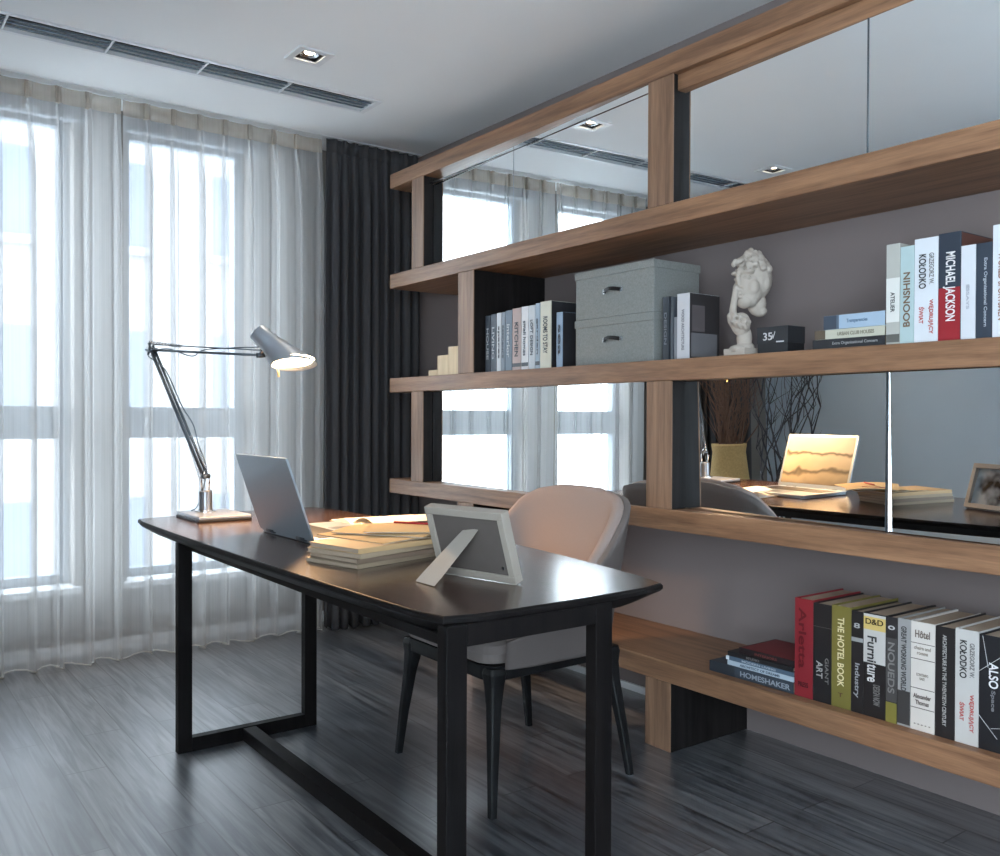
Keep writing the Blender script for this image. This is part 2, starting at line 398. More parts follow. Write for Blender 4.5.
def sheer_curtain(x0, x1, folds, seed, label, extra=None):
    e = empty('sheer_curtain', ((x0+x1)/2, 4.50, 0))
    ox = e.location
    o, g = curtain(x0-ox.x, x1-ox.x, 0, .012, 2.65, folds, .026, M['sheer'], 'voile', e, seed=seed, sheerf=True)
    n = len(g)-1
    band(g, [n-1, n], 'heading_tape', M['sheer_band'], e)
    # hem: a thin cord along the wavy bottom edge
    bm = bmesh.new(); pts = [Vector((p[0], p[1], p[2])) for p in g[0]]
    tube(bm, pts[::2], .0035, 5); build('weighted_hem', bm, M['sheer_hem'], e, smooth=True)
    # pinch pleats and hooks
    k = 0; cw = (x1-x0)/folds; x = x0+cw*.78
    while x < x1-.03:
        bm = bmesh.new(); lx = x-ox.x
        for d in (-.006, 0, .006):
            r0 = [(lx+d-.0022, -.030, 2.645), (lx+d+.0022, -.030, 2.645), (lx+d+.0022, -.006, 2.645), (lx+d-.0022, -.006, 2.645)]
            r1 = [(lx+d-.0022, -.036, 2.57), (lx+d+.0022, -.036, 2.57), (lx+d+.0022, -.006, 2.57), (lx+d-.0022, -.006, 2.57)]
            r2 = [(lx+d*1.6-.004, -.030, 2.30), (lx+d*1.6+.004, -.030, 2.30), (lx+d*1.6+.004, -.01, 2.30), (lx+d*1.6-.004, -.01, 2.30)]
            ring_loft(bm, [r0, r1])
        build('pinch_pleat', bm, M['sheer_band'], e)
        x += cw
    return tag(e, label, 'curtain', 'sheer curtains')
sheer_curtain(.34, 1.090, 6, 3, 'white sheer curtain in front of the left window')
sheer_curtain(1.098, 2.118, 8, 8, 'white sheer curtain behind the desk lamp, next to the dark drape')

def drape(x0, x1, folds, seed, label, y=4.46):
    e = empty('curtain', ((x0+x1)/2, y, 0))
    o, g = curtain(x0-e.location.x, x1-e.location.x, 0, .014, 2.650, folds, .034, M['drape'], 'drape_fabric', e, seed=seed, over=.3)
    md = o.modifiers.new('thick', 'SOLIDIFY'); md.thickness = .003
    band(g, [len(g)-2, len(g)-1], 'heading', M['drape'], e, off=-.006)
    return tag(e, label, 'curtain', 'dark drapes')
drape(2.125, 2.69, 9, 5, 'dark charcoal floor length drape between the sheers and the shelving')
drape(-.22, .30, 8, 6, 'charcoal drape at the far left, seen only in the lower mirror')
bm = bmesh.new(); bx(bm, -.25, 2.71, 4.445, 4.53, 2.6565, 2.66)
tag(build('curtain_track', bm, M['white_trim']), 'slim white curtain track fixed along the ceiling above the sheers', 'curtain rail')

# ------------------------------------------------------------------ shelving unit
XF = 2.31; SY0 = .10; SY1 = 4.10; T = .073
ZT = {'A': 2.4075, 'B': 1.8995, 'C': 1.3655, 'D': .8395, 'E': .3138}
ZT['B'] = 1.8826+.010; ZT['C'] = 1.3547+.002
shelf = empty('shelving_unit', (XF, 2.1, 0))
SX, SYc = XF, 2.1
tag(shelf, 'long brown oak shelving unit with mirrored panels along the right wall', 'shelves')
def spart(name, x0, x1, y0, y1, z0, z1, m, bevel=.002, parent=None):
    return box(name, x0-SX, x1-SX, y0-SYc, y1-SYc, z0, z1, m, parent or shelf, bevel)
depth = {'A': 2.43, 'B': XW-.001, 'C': XW-.001, 'D': XW-.001, 'E': XW-.001}
for k in 'ABCDE': spart('shelf_board' if k != 'A' else 'top_beam', XF, XW-.001, SY0, SY1, ZT[k]-T, ZT[k], M['oak'], .003)
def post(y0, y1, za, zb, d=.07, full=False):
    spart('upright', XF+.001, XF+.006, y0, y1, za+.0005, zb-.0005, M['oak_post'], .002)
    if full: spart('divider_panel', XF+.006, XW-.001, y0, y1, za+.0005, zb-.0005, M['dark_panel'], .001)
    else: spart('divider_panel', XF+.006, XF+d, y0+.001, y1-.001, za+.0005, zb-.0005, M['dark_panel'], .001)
P1 = (2.143, 2.263); P2 = (3.340, 3.466); P3 = (3.772, 3.882)
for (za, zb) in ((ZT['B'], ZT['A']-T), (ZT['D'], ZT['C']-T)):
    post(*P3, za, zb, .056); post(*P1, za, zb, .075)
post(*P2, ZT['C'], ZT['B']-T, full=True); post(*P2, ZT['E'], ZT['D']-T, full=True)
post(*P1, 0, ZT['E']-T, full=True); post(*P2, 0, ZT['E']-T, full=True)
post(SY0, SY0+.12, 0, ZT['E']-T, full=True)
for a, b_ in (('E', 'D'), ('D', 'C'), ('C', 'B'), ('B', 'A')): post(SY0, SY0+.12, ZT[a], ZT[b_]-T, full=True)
# mirrors: panels standing in the bays just behind the uprights
def mirror(y0, y1, z0, z1, xp, yp, deg, tilt, trim=None, gap=.0015):
    y0 += gap; y1 -= gap
    a, t = R(deg), R(tilt); nrm = Vector((-math.cos(a)*math.cos(t), math.sin(a)*math.cos(t), math.sin(t)))
    P = Vector((xp, yp, (z0+z1)/2))
    def X(y, z): return P.x-(nrm.y*(y-P.y)+nrm.z*(z-P.z))/nrm.x
    bm = bmesh.new(); v = []
    for dx in (0, .006):
        for y, z in ((y0, z0), (y1, z0), (y1, z1), (y0, z1)): v.append(bm.verts.new((X(y, z)+dx-SX, y-SYc, z)))
    for f in ((3, 2, 1, 0), (4, 5, 6, 7), (0, 1, 5, 4), (1, 2, 6, 5), (2, 3, 7, 6), (3, 0, 4, 7)): bm.faces.new([v[q] for q in f])
    o = build('mirror_panel', bm, M['mirror'], shelf)
    return X
ZBt, ZA = ZT['B'], ZT['A']-T; ZDt, ZC = ZT['D'], ZT['C']-T
ML = (2.342, 3.0, 1.9, 0); MR = (2.345, 1.6, 3.6, -1.0); MU = (2.343, 1.6, 1.2, 0)
for y0, y1 in ((2.20, 3.09), (3.09, 3.79)):
    mirror(y0, y1, ZBt+.002, ZA-.036, *ML); mirror(y0, y1, ZA-.031, ZA-.001, *ML)
    mirror(y0, y1, ZDt+.002, ZC-.001, *ML)
for y0, y1 in ((1.437, 2.145), (.22, 1.437)): mirror(y0, y1, ZBt+.002, ZA-.055, *MU)
for y0, y1 in ((1.363, 2.145), (1.05, 1.363)): mirror(y0, y1, ZDt+.004, ZC-.003, *MR)
mirror(.22, 1.05, ZDt+.004, ZC-.003, 2.335, .6, 0, 0)
spart('mirror_top_rail', 2.334, 2.38, .22, 2.145, ZA-.056, ZA-.0005, M['oak'])
spart('mirror_rail', 2.346, 2.351, 2.263, 3.772, ZA-.036, ZA-.031, M['black'], 0)
spart('mirror_edge_strip', 2.325, 2.331, 1.358, 1.362, ZDt+.002, ZC-.001, M['chrome'], 0)
spart('mirror_edge_strip', 2.325, 2.330, 1.364, 1.3675, ZDt+.002, ZC-.001, M['dark_metal'], 0)
spart('mirror_edge_strip', 2.336, 2.340, 1.4362, 1.4378, ZBt+.002, ZA-.056, M['dark_metal'], 0)
spart('mirror_edge_strip', 2.344, 2.350, 3.089, 3.091, ZBt+.002, ZA-.036, M['steel'], 0)
spart('mirror_edge_strip', 2.344, 2.350, 3.089, 3.091, ZDt+.002, ZC-.002, M['dark_metal'], 0)

# ------------------------------------------------------------------ ceiling fittings
e = empty('air_vent', (.9, 3.905, H)); tag(e, 'long slotted air vent set in the ceiling before the curtains', 'vent')
bm = bmesh.new(); x0, x1 = -.30-.9, 2.08-.9
for q in ((x0-.02, x1+.025, -.098, -.075), (x0-.02, x1+.025, .08, .10), (x0-.02, x0+.002, -.075, .08), (x1-.002, x1+.025, -.075, .08)): bx(bm, q[0], q[1], q[2], q[3], -.006, .002)
build('vent_frame', bm, M['white_trim'], e, bevel=.001)
bm = bmesh.new(); bx(bm, x0, x1, -.075, .08, .05, .06); build('duct_back', bm, M['slot_dark'], e)
for k in range(4):
    yy = -.055+k*.037; mt = Matrix.Translation((0, yy, .006)) @ Matrix.Rotation(R(14), 4, 'X')
    bm = bmesh.new(); bx(bm, x0, x1, -.016, .016, -.0015, .0015, 0, mt); build('vent_blade', bm, M['slot'], e)
xx = 1.66-.9
while xx > x0:
    bm = bmesh.new(); bx(bm, xx-.004, xx+.004, -.075, .08, -.003, .012); build('vent_bridge', bm, M['white_trim'], e); xx -= .378
def downlight(x, y, label, power=9, grp='square ceiling downlights'):
    e = empty('ceiling_downlight', (x, y, H)); tag(e, label, 'ceiling light', grp)
    bm = bmesh.new()
    for q in ((-.078, .078, -.078, -.05), (-.078, .078, .05, .078), (-.078, -.05, -.05, .05), (.05, .078, -.05, .05)): bx(bm, q[0], q[1], q[2], q[3], -.008, .001)
    build('trim_frame', bm, M['white_trim'], e, bevel=.001)
    bm = bmesh.new(); 
    for q in ((-.05, .05, -.05, -.044), (-.05, .05, .044, .05), (-.05, -.044, -.044, .044), (.044, .05, -.044, .044)): bx(bm, q[0], q[1], q[2], q[3], -.001, .05)
    bx(bm, -.05, .05, -.05, .05, .05, .055); build('black_baffle', bm, M['black'], e)
    bm = bmesh.new(); rings = [circ((0, 0, z), (0, 0, 1), r, 24, ref=(1, 0, 0)) for z, r in ((.004, .040), (.004, .036), (.03, .022))]; ring_loft(bm, rings, cap=False)
    build('reflector_ring', bm, M['chrome'], e, smooth=True)
    bm = bmesh.new(); ring_loft(bm, [circ((0, 0, z), (0, 0, 1), r, 20, ref=(1, 0, 0)) for z, r in ((.010, .021), (.018, .022))])
    build('bulb', bm, M['bulb'], e)
    ld = bpy.data.lights.new('downlight_beam', 'SPOT'); ld.energy = power; ld.color = (1, .86, .70); ld.spot_size = R(95); ld.spot_blend = .7; ld.shadow_soft_size = .03
    lo = bpy.data.objects.new('downlight_beam', ld); lo.location = (0, 0, .0); link(lo, e)
M['bulb'] = mat('lit_bulb', srgb(255, 236, 205), .5, emit=(1, .82, .58, 1), estr=9)
downlight(1.595, 3.51, 'square recessed downlight in the ceiling above the desk')
downlight(.2, 3.51, 'square recessed downlight left of the picture, seen in the upper mirror')

# ------------------------------------------------------------------ desk
desk = empty('desk', (1.25, 2.4, 0)); tag(desk, 'dark walnut writing desk with bowed top and black frame legs', 'desk')
DX, DY = 1.25, 2.4
def outline(ins):
    # bowed sides, near end Y=1.44, far end Y=3.60
    def side(a, b_, bow, n=14):
        a, b_ = Vector(a), Vector(b_); d = b_-a; nn = Vector((d.y, -d.x)).normalized()
        return [a+d*t+nn*bow*(4*t*(1-t)) for t in [i/n for i in range(n+1)]]
    c = [(.925+ins, 1.437+ins), (1.555-ins, 1.445+ins), (1.66-ins, 3.60-ins), (.900+ins, 3.54-ins)]
    pts = []
    segs = [side(c[0], c[1], .012, 8), side(c[1], c[2], .085, 20), side(c[2], c[3], .012, 8), side(c[3], c[0], .018, 20)]
    for i, s in enumerate(segs): pts += s[:-1]
    # round corners a little
    for _ in range(1):
        idx = [0, 8, 28, 36]
        for i in idx:
            p, q = pts[i-1], pts[(i+1) % len(pts)]; pts[i] = pts[i]*.72+(p+q)*.14
    return pts
bm = bmesh.new()
rings = []
for ins, z in ((.050, .722), (.004, .752), (0, .757), (0, .764), (.003, .769), (.006, .770)):
    rings.append([Vector((p.x-DX, p.y-DY, z)) for p in outline(ins)])
ring_loft(bm, rings, mi=1); bm.faces.ensure_lookup_table(); bm.faces[-1].material_index = 0
top = build('desktop', bm, [M['desk_top'], M['desk_frame']], desk)
# top surface faces only the last ring; darker edge uses same timber
def frame(y, xl, xr, w=.048, d=.034):
    zt = .7525 if y < 2 else .7225
    spec = [('leg', xl, xl+w, 0, zt), ('leg', xr-w, xr, 0, zt)]
    for n, a, b_, z0, z1 in spec: box(n, a-DX, b_-DX, y-DY, y+d-DY, z0, z1, M['desk_frame'], desk, .002)
    box('apron', xl+w-DX, xr-w-DX, y-DY, y+d-DY, .709 if y < 2 else .695, zt, M['desk_frame'], desk, .001)
    box('foot_rail', xl+w-DX, xr-w-DX, y-DY, y+d-DY, 0, .048, M['desk_frame'], desk, .001)
frame(3.118, .9388, 1.4498); frame(1.4366, .9344, 1.3659)
box('apron', .965-DX, .99-DX, 1.4706-DY, 3.118-DY, .70, .722, M['desk_frame'], desk, .001)
box('stretcher', 1.165-DX, 1.213-DX, 1.4706-DY, 3.118-DY, .0, .045, M['desk_frame'], desk, .002)

# ------------------------------------------------------------------ chair
chair = empty('armchair', (1.80, 2.39, 0)); tag(chair, 'barrel back upholstered chair with beige inside and black wooden legs at the desk', 'chair')
CX, CY = 1.80, 2.39
def interp(x, k):
    for (a, va), (b_, vb) in zip(k[:-1], k[1:]):
        if x <= b_: t = (x-a)/(b_-a); return va+(vb-va)*t
    return k[-1][1]
def shell_pt(th, v, off=0):
    # th: -1..1 around from one front end over the back to the other; v: 0 bottom 1 top
    a = th*R(128)
    ca, sa = math.cos(a), math.sin(a)
    p = 3.9
    k = (abs(ca)**p+abs(sa)**p)**(-1/p)
    ht = interp(abs(th), ((0, .905), (.15, .903), (.28, .885), (.36, .855), (.44, .785), (.52, .705), (.66, .60), (.8, .53), (1.0, .49)))
    z = .405+(ht-.405)*v
    rise = (z-.405)/.49
    rx = .284+.064*rise; ry = .286+.050*rise-.012*(1-v)
    rx -= off; ry -= off
    return Vector((rx*k*ca+.0, ry*k*sa, z))
def shell(off, name, m, v0=0.0):
    bm = bmesh.new(); nt_, nv = 56, 14
    g = [[bm.verts.new(shell_pt(-1+2*i/nt_, v0+(1-v0)*j/nv, off)) for i in range(nt_+1)] for j in range(nv+1)]
    for j in range(nv):
        for i in range(nt_): bm.faces.new((g[j][i], g[j][i+1], g[j+1][i+1], g[j+1][i]))
    o = build(name, bm, m, chair, smooth=True); return o
# outer shell and padded inner lining as closed bodies
def shell_body(name, m, o0, o1, rim, v0=0.0):
    bm = bmesh.new(); nt_, nv = 64, 16
    sec = []
    for i in range(nt_+1):
        th = -1+2*i/nt_; r = []
        for j in range(nv+1): r.append(shell_pt(th, v0+(1-v0)*j/nv, o0))
        a = shell_pt(th, 1, o0); b_ = shell_pt(th, 1, o1); n = 5
        for k in range(1, n): 
            t = k/n; p = a.lerp(b_, t); p.z += rim*math.sin(math.pi*t); r.append(p)
        for j in range(nv, -1, -1): r.append(shell_pt(th, v0+(1-v0)*j/nv, o1))
        sec.append(r)
    ring_loft(bm, sec)
    return build(name, bm, m, chair, smooth=True)
shell_body('outer_shell', M['upholstery_out'], 0, .018, .002)
shell_body('backrest', M['upholstery'], .019, .052, .012, .02)
# seat cushion
def rrect(x0, x1, y0, y1, r, n=6):
    pts = []
    for cx, cy, a0 in ((x1-r, y1-r, 0), (x0+r, y1-r, 90), (x0+r, y0+r, 180), (x1-r, y0+r, 270)):
        for k in range(n+1):
            a = R(a0+90*k/n); pts.append((cx+r*math.cos(a), cy+r*math.sin(a)))
    return pts
def slab(name, x0, x1, y0, y1, r, zs, m, parent, smooth=True):
    bm = bmesh.new(); ring_loft(bm, [[Vector((x, y, z)) for x, y in rrect(x0+i, x1-i, y0+i, y1-i, r)] for z, i in zs]); return build(name, bm, m, parent, smooth=False)
slab('seat', -.262, .225, -.242, .242, .06, ((.418, .012), (.424, 0), (.452, -.004), (.474, .004), (.486, .02), (.492, .05)), M['seat'], chair)
slab('seat_frame', -.258, .262, -.25, .25, .05, ((.370, .012), (.374, .004), (.417, 0)), M['chair_wood'], chair)
for sx, sy, fx, fy in ((-1, -1, 1.52, 2.094), (-1, 1, 1.559, 2.697), (1, -1, 2.07, 2.094), (1, 1, 2.093, 2.651)):
    bm = bmesh.new(); tx, ty = (-.228 if sx < 0 else .235), sy*.232
    bxp, byp = fx-CX, fy-CY; rings = []
    for z, w in ((0, .011), (.15, .0145), (.30, .019), (.36, .025), (.395, .030), (.412, .026)):
        t = min(1, z/.37); t2 = t**1.15; px = bxp+(tx-bxp)*t2; py = byp+(ty-byp)*t2
        rings.append([Vector((px+x, py+y, z)) for x, y in rrect(-w, w, -w, w, w*.45, 3)])
    ring_loft(bm, rings); build('leg', bm, M['chair_wood'], chair, smooth=False)
# piping seam across the seat front
tube_obj('seat_seam', [(-.267, -.02, .425), (-.268, -.02, .45), (-.262, -.02, .472), (-.20, -.02, .494)], .003, M['white_trim'], chair, 6)

# ------------------------------------------------------------------ desk lamp
lamp = empty('desk_lamp', (1.15, 3.385, .770)); tag(lamp, 'silver jointed arm desk lamp lit warm on a square base', 'lamp')
LO = Vector((1.15, 3.385, .770))
def lp(x, y, z): return Vector((x, y, z))-LO
bm = bmesh.new(); bx(bm, -.10, .10, -.135, .135, 0, .009); build('base_pad', bm, M['black'], lamp, bevel=.003)
bm = bmesh.new(); bx(bm, -.098, .098, -.132, .132, .009, .022); build('base', bm, M['lamp_shade'], lamp, bevel=.004)
PB = Vector((1.135, 3.43, .792))-LO; 
bm = bmesh.new(); ring_loft(bm, [circ(PB+Vector((0, 0, z)), (0, 0, 1), r, 24, ref=(1, 0, 0)) for z, r in ((0, .040), (.004, .040), (.006, .028), (.008, .028))]); build('base_collar', bm, M['chrome'], lamp, smooth=False)
bm = bmesh.new(); ring_loft(bm, [circ(PB+Vector((0, 0, z)), (0, 0, 1), r, 24, ref=(1, 0, 0)) for z, r in ((.006, .025), (.078, .025), (.082, .022))]); build('post', bm, M['steel'], lamp, smooth=False)
K0 = PB+Vector((0, 0, .135)); K1 = Vector((1.005, 3.66, 1.415))-LO; K2 = Vector((1.235, 3.13, 1.376))-LO
side = (K1-K0).cross(K2-K1).normalized()
bm = bmesh.new()
for s in (-1, 1):
    tube(bm, [PB+side*s*.016+Vector((0, 0, .078)), PB+side*s*.020+Vector((0, 0, .12)), K0+side*s*.014+Vector((0, 0, .004)), K0+Vector((0, 0, .03))], .0035, 8)
build('fork', bm, M['chrome'], lamp, smooth=True)
bm = bmesh.new()
d1 = (K1-K0).normalized(); perp1 = d1.cross(side).normalized()
for s in (-1, 1): tube(bm, [K0+side*s*.008, K1+side*s*.008+d1*.02], .0052, 8)
tube(bm, [K0+perp1*.016+d1*.02, K1+perp1*.016-d1*.01], .003, 8)
build('lower_arm', bm, M['dark_metal'], lamp, smooth=True)
d2 = (K2-K1).normalized(); perp2 = d2.cross(side).normalized()
bm = bmesh.new()
for s in (-1, 1): tube(bm, [K1+side*s*.006-d2*.035, K2+side*s*.006], .0046, 8)
tube(bm, [K1+Vector((0, 0, .022)), K2+Vector((0, 0, .018))], .0024, 8)
build('upper_arm', bm, M['dark_metal'], lamp, smooth=True)
def spring(a, b_, r, turns, name):
    a, b_ = Vector(a), Vector(b_); d = (b_-a); u = d.normalized(); p = u.cross(Vector((.3, .5, .2))).normalized(); q = u.cross(p)
    n = turns*8; pts = [a+d*(i/n)+r*(math.cos(i*math.pi/4)*p+math.sin(i*math.pi/4)*q) for i in range(n+1)]
    bm = bmesh.new(); tube(bm, pts, .0013, 5); build(name, bm, M['chrome'], lamp, smooth=True)
spring(K0+perp1*(-.022)+d1*.01, K0+perp1*(-.008)+d1*.17, .006, 22, 'spring'); spring(K0+perp1*.03+d1*.0, K0+perp1*.012+d1*.15, .006, 20, 'spring')
spring(K1+Vector((0, 0, .03))-d2*.02, K1+Vector((0, 0, .02))+d2*.16, .005, 20, 'spring')
for P_ in (K0, K1, K2):
    bm = bmesh.new(); tube(bm, [P_-side*.017, P_+side*.017], .009, 14); build('joint', bm, M['dark_metal'], lamp, smooth=True)
bm = bmesh.new()
tube(bm, [K1-d2*.03+Vector((0, 0, -.02)), K1+Vector((0, 0, .035))-d2*.015], .004, 8)
tube(bm, [K1+d1*.03-d2*.01, K1-d1*.03], .004, 8)
build('elbow_bracket', bm, M['dark_metal'], lamp, smooth=True)
# cable
cab = [K2+Vector((0, 0, .03)), K1+d2*.30+Vector((0, 0, .012)), K1+d2*.22-Vector((0, 0, .016)), K1+d2*.08+Vector((0, 0, .008)), K1-d2*.03-Vector((0, 0, .02)), K1-d1*.10-perp1*.02, K1-d1*.26-perp1*.028, K0+d1*.20-perp1*.045, K0+d1*.12-perp1*.03, K0+d1*.02-perp1*.018, PB+Vector((-.02, .02, .03)), PB+Vector((-.045, .03, .004))]
def smooth_pts(p, n=6):
    out = []
    for i in range(len(p)-1):
        a, b_, c, d = p[max(i-1, 0)], p[i], p[i+1], p[min(i+2, len(p)-1)]
        for k in range(n):
            t = k/n; out.append(.5*((2*b_)+(c-a)*t+(2*a-5*b_+4*c-d)*t*t+(3*b_-a-3*c+d)*t**3))
    out.append(p[-1]); return out
tube_obj('power_cable', smooth_pts([Vector(c) for c in cab]), .0022, M['dark_metal'], lamp, 6)
# shade: lofted from the round back cap to the oblique opening
SB = Vector((1.215, 3.125, 1.462))-LO; SO = Vector((1.330, 3.055, 1.342))-LO
ax = (SO-SB).normalized(); fwd = Vector((-.593, -.804, 0))
no = Vector((-.13, -.18, -1)); no = (no+Vector((.804, -.593, 0))*(.10)).normalized()
prof = ((0, .020, 0), (.0, .029, 0), (.03, .033, 0), (.30, .036, .0), (.45, .041, .15), (.70, .058, .55), (.90, .074, .85), (1, .083, 1))
def shade_rings(dr):
    rr = []
    for t, r, m_ in prof:
        n = (ax*(1-m_)+no*m_).normalized(); c = SB+(SO-SB)*t
        rr.append(circ(c, n, r-dr, 32, ref=(-.8, .6, .05)))
    return rr
bm = bmesh.new(); a = ring_loft(bm, shade_rings(0), cap=False); bm.faces.new(a[0])
b2 = ring_loft(bm, shade_rings(.003), cap=False); bm.faces.new(b2[0])
for i in range(32):
    j = (i+1) % 32; bm.faces.new((a[-1][i], a[-1][j], b2[-1][j], b2[-1][i]))
shade = build('lamp_shade', bm, M['lamp_shade'], lamp, smooth=True)
M['lamp_bulb'] = mat('warm_diffuser', srgb(255, 240, 210), .5, emit=(1, .72, .42, 1), estr=14)
bm = bmesh.new(); ring_loft(bm, [circ(SO-no*.016, no, .074, 32, ref=(-.8, .6, .05)), circ(SO-no*.012, no, .070, 32, ref=(-.8, .6, .05))]); build('light_diffuser', bm, M['lamp_bulb'], shade)
tube_obj('shade_bracket', [K2, K2+(SB+ax*.05-K2)*.5+Vector((0, 0, .01)), SB+ax*.055], .007, M['chrome'], shade, 10)
hd = SO+Vector((-.804, .593, 0))*(.060)+Vector((0, 0, .0))
tube_obj('shade_handle', [hd+Vector((0, 0, .002)), hd+Vector((.004, 0, -.045))], .004, M['paper_warm'], shade, 8)
ld = bpy.data.lights.new('lamp_glow', 'SPOT'); ld.energy = 30; ld.color = (1, .58, .28); ld.spot_size = R(140); ld.spot_blend = .8; ld.shadow_soft_size = .05
lo = bpy.data.objects.new('lamp_glow', ld); lo.location = SO+no*.01; lo.rotation_euler = no.to_track_quat('-Z', 'Y').to_euler(); link(lo, lamp)

# ------------------------------------------------------------------ laptop
lap = empty('laptop', (1.15, 2.693, .770)); tag(lap, 'open silver laptop seen from behind on the desk', 'laptop')
def rr_box(name, w0, w1, d0, d1, z0, z1, r, m, parent, mtx=None):
    bm = bmesh.new(); ring_loft(bm, [[(mtx or Matrix()) @ Vector((x, y, z)) for x, y in rrect(w0, w1, d0, d1, r, 4)] for z in (z0, z1)]); return build(name, bm, m, parent, bevel=.0015)
deck = rr_box('keyboard_deck', .0, .275, -.207, .207, .002, .017, .012, M['laptop'], lap)
rr_box('keyboard', .03, .145, -.175, .175, .0172, .0185, .004, M['black'], deck)
rr_box('trackpad', .165, .245, -.055, .055, .0172, .0180, .004, M['steel'], deck)
lean = R(90+19)
mt = Matrix.Translation((-.004, 0, .012)) @ Matrix.Rotation(-lean, 4, 'Y')
lid = rr_box('screen_lid', 0, .265, -.207, .207, -.0035, .0035, .012, M['laptop'], lap, mt)
# screen picture: pale sandy coast, as a procedural image
m, nt, b = new_mat('landscape_screen')
tc = nt.nodes.new('ShaderNodeTexCoord'); sp = nt.nodes.new('ShaderNodeSeparateXYZ'); nt.links.new(tc.outputs['Object'], sp.inputs[0])
nz = nt.nodes.new('ShaderNodeTexNoise'); nz.inputs['Scale'].default_value = 9; nt.links.new(tc.outputs['Object'], nz.inputs['Vector'])
ad = nt.nodes.new('ShaderNodeMath'); ad.operation = 'MULTIPLY_ADD'; ad.inputs[1].default_value = .09; nt.links.new(nz.outputs['Fac'], ad.inputs[0]); nt.links.new(sp.outputs['Z'], ad.inputs[2])
rp = nt.nodes.new('ShaderNodeValToRGB'); rp.color_ramp.interpolation = 'EASE'
mr = nt.nodes.new('ShaderNodeMapRange'); mr.inputs['From Min'].default_value = .07; mr.inputs['From Max'].default_value = .30
nt.links.new(ad.outputs[0], mr.inputs['Value']); nt.links.new(mr.outputs[0], rp.inputs['Fac'])
els = rp.color_ramp.elements; els[0].color = srgb(110, 98, 80); els[1].color = srgb(176, 166, 146)
for p_, c in ((.22, srgb(140, 126, 100)), (.30, srgb(84, 76, 62)), (.36, srgb(150, 138, 114)), (.60, srgb(160, 148, 124)), (.66, srgb(84, 76, 64)), (.72, srgb(170, 160, 138))):
    el = els.new(p_); el.color = c
nt.links.new(rp.outputs['Color'], b.inputs['Base Color']); nt.links.new(rp.outputs['Color'], b.inputs['Emission Color']); b.inputs['Emission Strength'].default_value = .12; b.inputs['Roughness'].default_value = .3
M['screen'] = m
rr_box('screen', .022, .253, -.194, .194, -.0042, -.0036, .003, M['screen'], lid, mt)
for y in (-.12, .12): tube_obj('hinge', [(-.004, y-.03, .013), (-.004, y+.03, .013)], .007, M['dark_metal'], lap, 12)

# ------------------------------------------------------------------ papers and magazines on the desk
def magazine(x, y, z, w, l, t, rz, cov, label, name='magazine', cat='magazine', grp='magazines stacked on the desk'):
    e = empty(name, (x, y, z), R(rz)); tag(e, label, cat, grp)
    bm = bmesh.new()
    bx(bm, -w/2, w/2, -l/2, l/2, 0, .0012); bx(bm, -w/2, w/2, -l/2, l/2, t-.0012, t); bx(bm, -w/2, -w/2+.0015, -l/2, l/2, .0012, t-.0012)
    build('cover', bm, cov, e)
    bm = bmesh.new(); bx(bm, -w/2+.0016, w/2-.002, -l/2+.003, l/2-.003, .0013, t-.0013); build('page_block', bm, M['pages'], e)
    return e
zc = .7705; mats = [cmat((150, 134, 112)), cmat((118, 100, 84)), cmat((168, 150, 126)), cmat((196, 164, 120))]
labs = ['tan magazine at the bottom of the stack beside the laptop', 'brown magazine second from the bottom of the desk stack', 'beige magazine third up in the desk stack', 'kraft coloured magazine on top of the desk stack, under the loose brochures']
for k, (dx, dy, rz, t) in enumerate(((-.006, .0, 105, .011), (.004, -.004, 101, .012), (.0, .004, 106, .012), (.006, .0, 102, .013))):
    magazine(1.18+dx, 2.170+dy, zc, .205, .30, t, rz, mats[k], labs[k]); zc += t+.0006
def curved_sheet(name, w, l, bend, m, parent, n=14, z=0, lift=0):
    bm = bmesh.new(); rows = []
    for i in range(n+1):
        s = i/n; x = -w/2+w*s; zz = z+bend*math.sin(math.pi*s)+lift*s*s
        rows.append([Vector((x, -l/2, zz)), Vector((x, l/2, zz)), Vector((x, l/2, zz+.0012)), Vector((x, -l/2, zz+.0012))])
    ring_loft(bm, rows); return build(name, bm, m, parent, smooth=False)
for k, (x, y, rz, w, l, be, mm_, lb) in enumerate(((1.225, 2.235, 12, .21, 0.285, .003, M['paper_warm'], 'kraft brochure fanned out lowest on the magazine stack'), (1.285, 2.255, 33, .21, .29, .005, M['paper_warm'], 'kraft brochure lying askew over the other fanned brochures'), (1.335, 2.205, 52, .20, .28, .007, M['paper_warm'], 'kraft brochure with red marks on top of the fan by the photo frame'))):
    e = empty('brochure', (x, y, zc+.001+k*.008), R(rz)); tag(e, lb, 'brochure', 'brochures on the magazine stack')
    curved_sheet('page', w, l, be, mm_, e)
    curved_sheet('page', w*.98, l*.98, be, M['paper_white'], e, z=-.0022)
    if k == 2:
        bm = bmesh.new(); bx(bm, -.06, .0, -.10, -.09, .0068, .0086); build('red_heading', bm, M['red'], e)
        bm = bmesh.new(); bx(bm, -.03, .04, -.065, -.06, .0070, .0088); build('red_heading', bm, M['red'], e)
e = empty('pencil', (1.335, 2.215, zc+.030), R(-58)); tag(e, 'thin dark red pencil lying on the fanned brochures', 'pencil')
tube_obj('barrel', [(-.07, 0, 0), (.055, 0, 0)], .0035, M['red'], e, 6); tube_obj('tip', [(.055, 0, 0), (.068, 0, 0)], [.0035, .0006], M['light_wood'], e, 6)
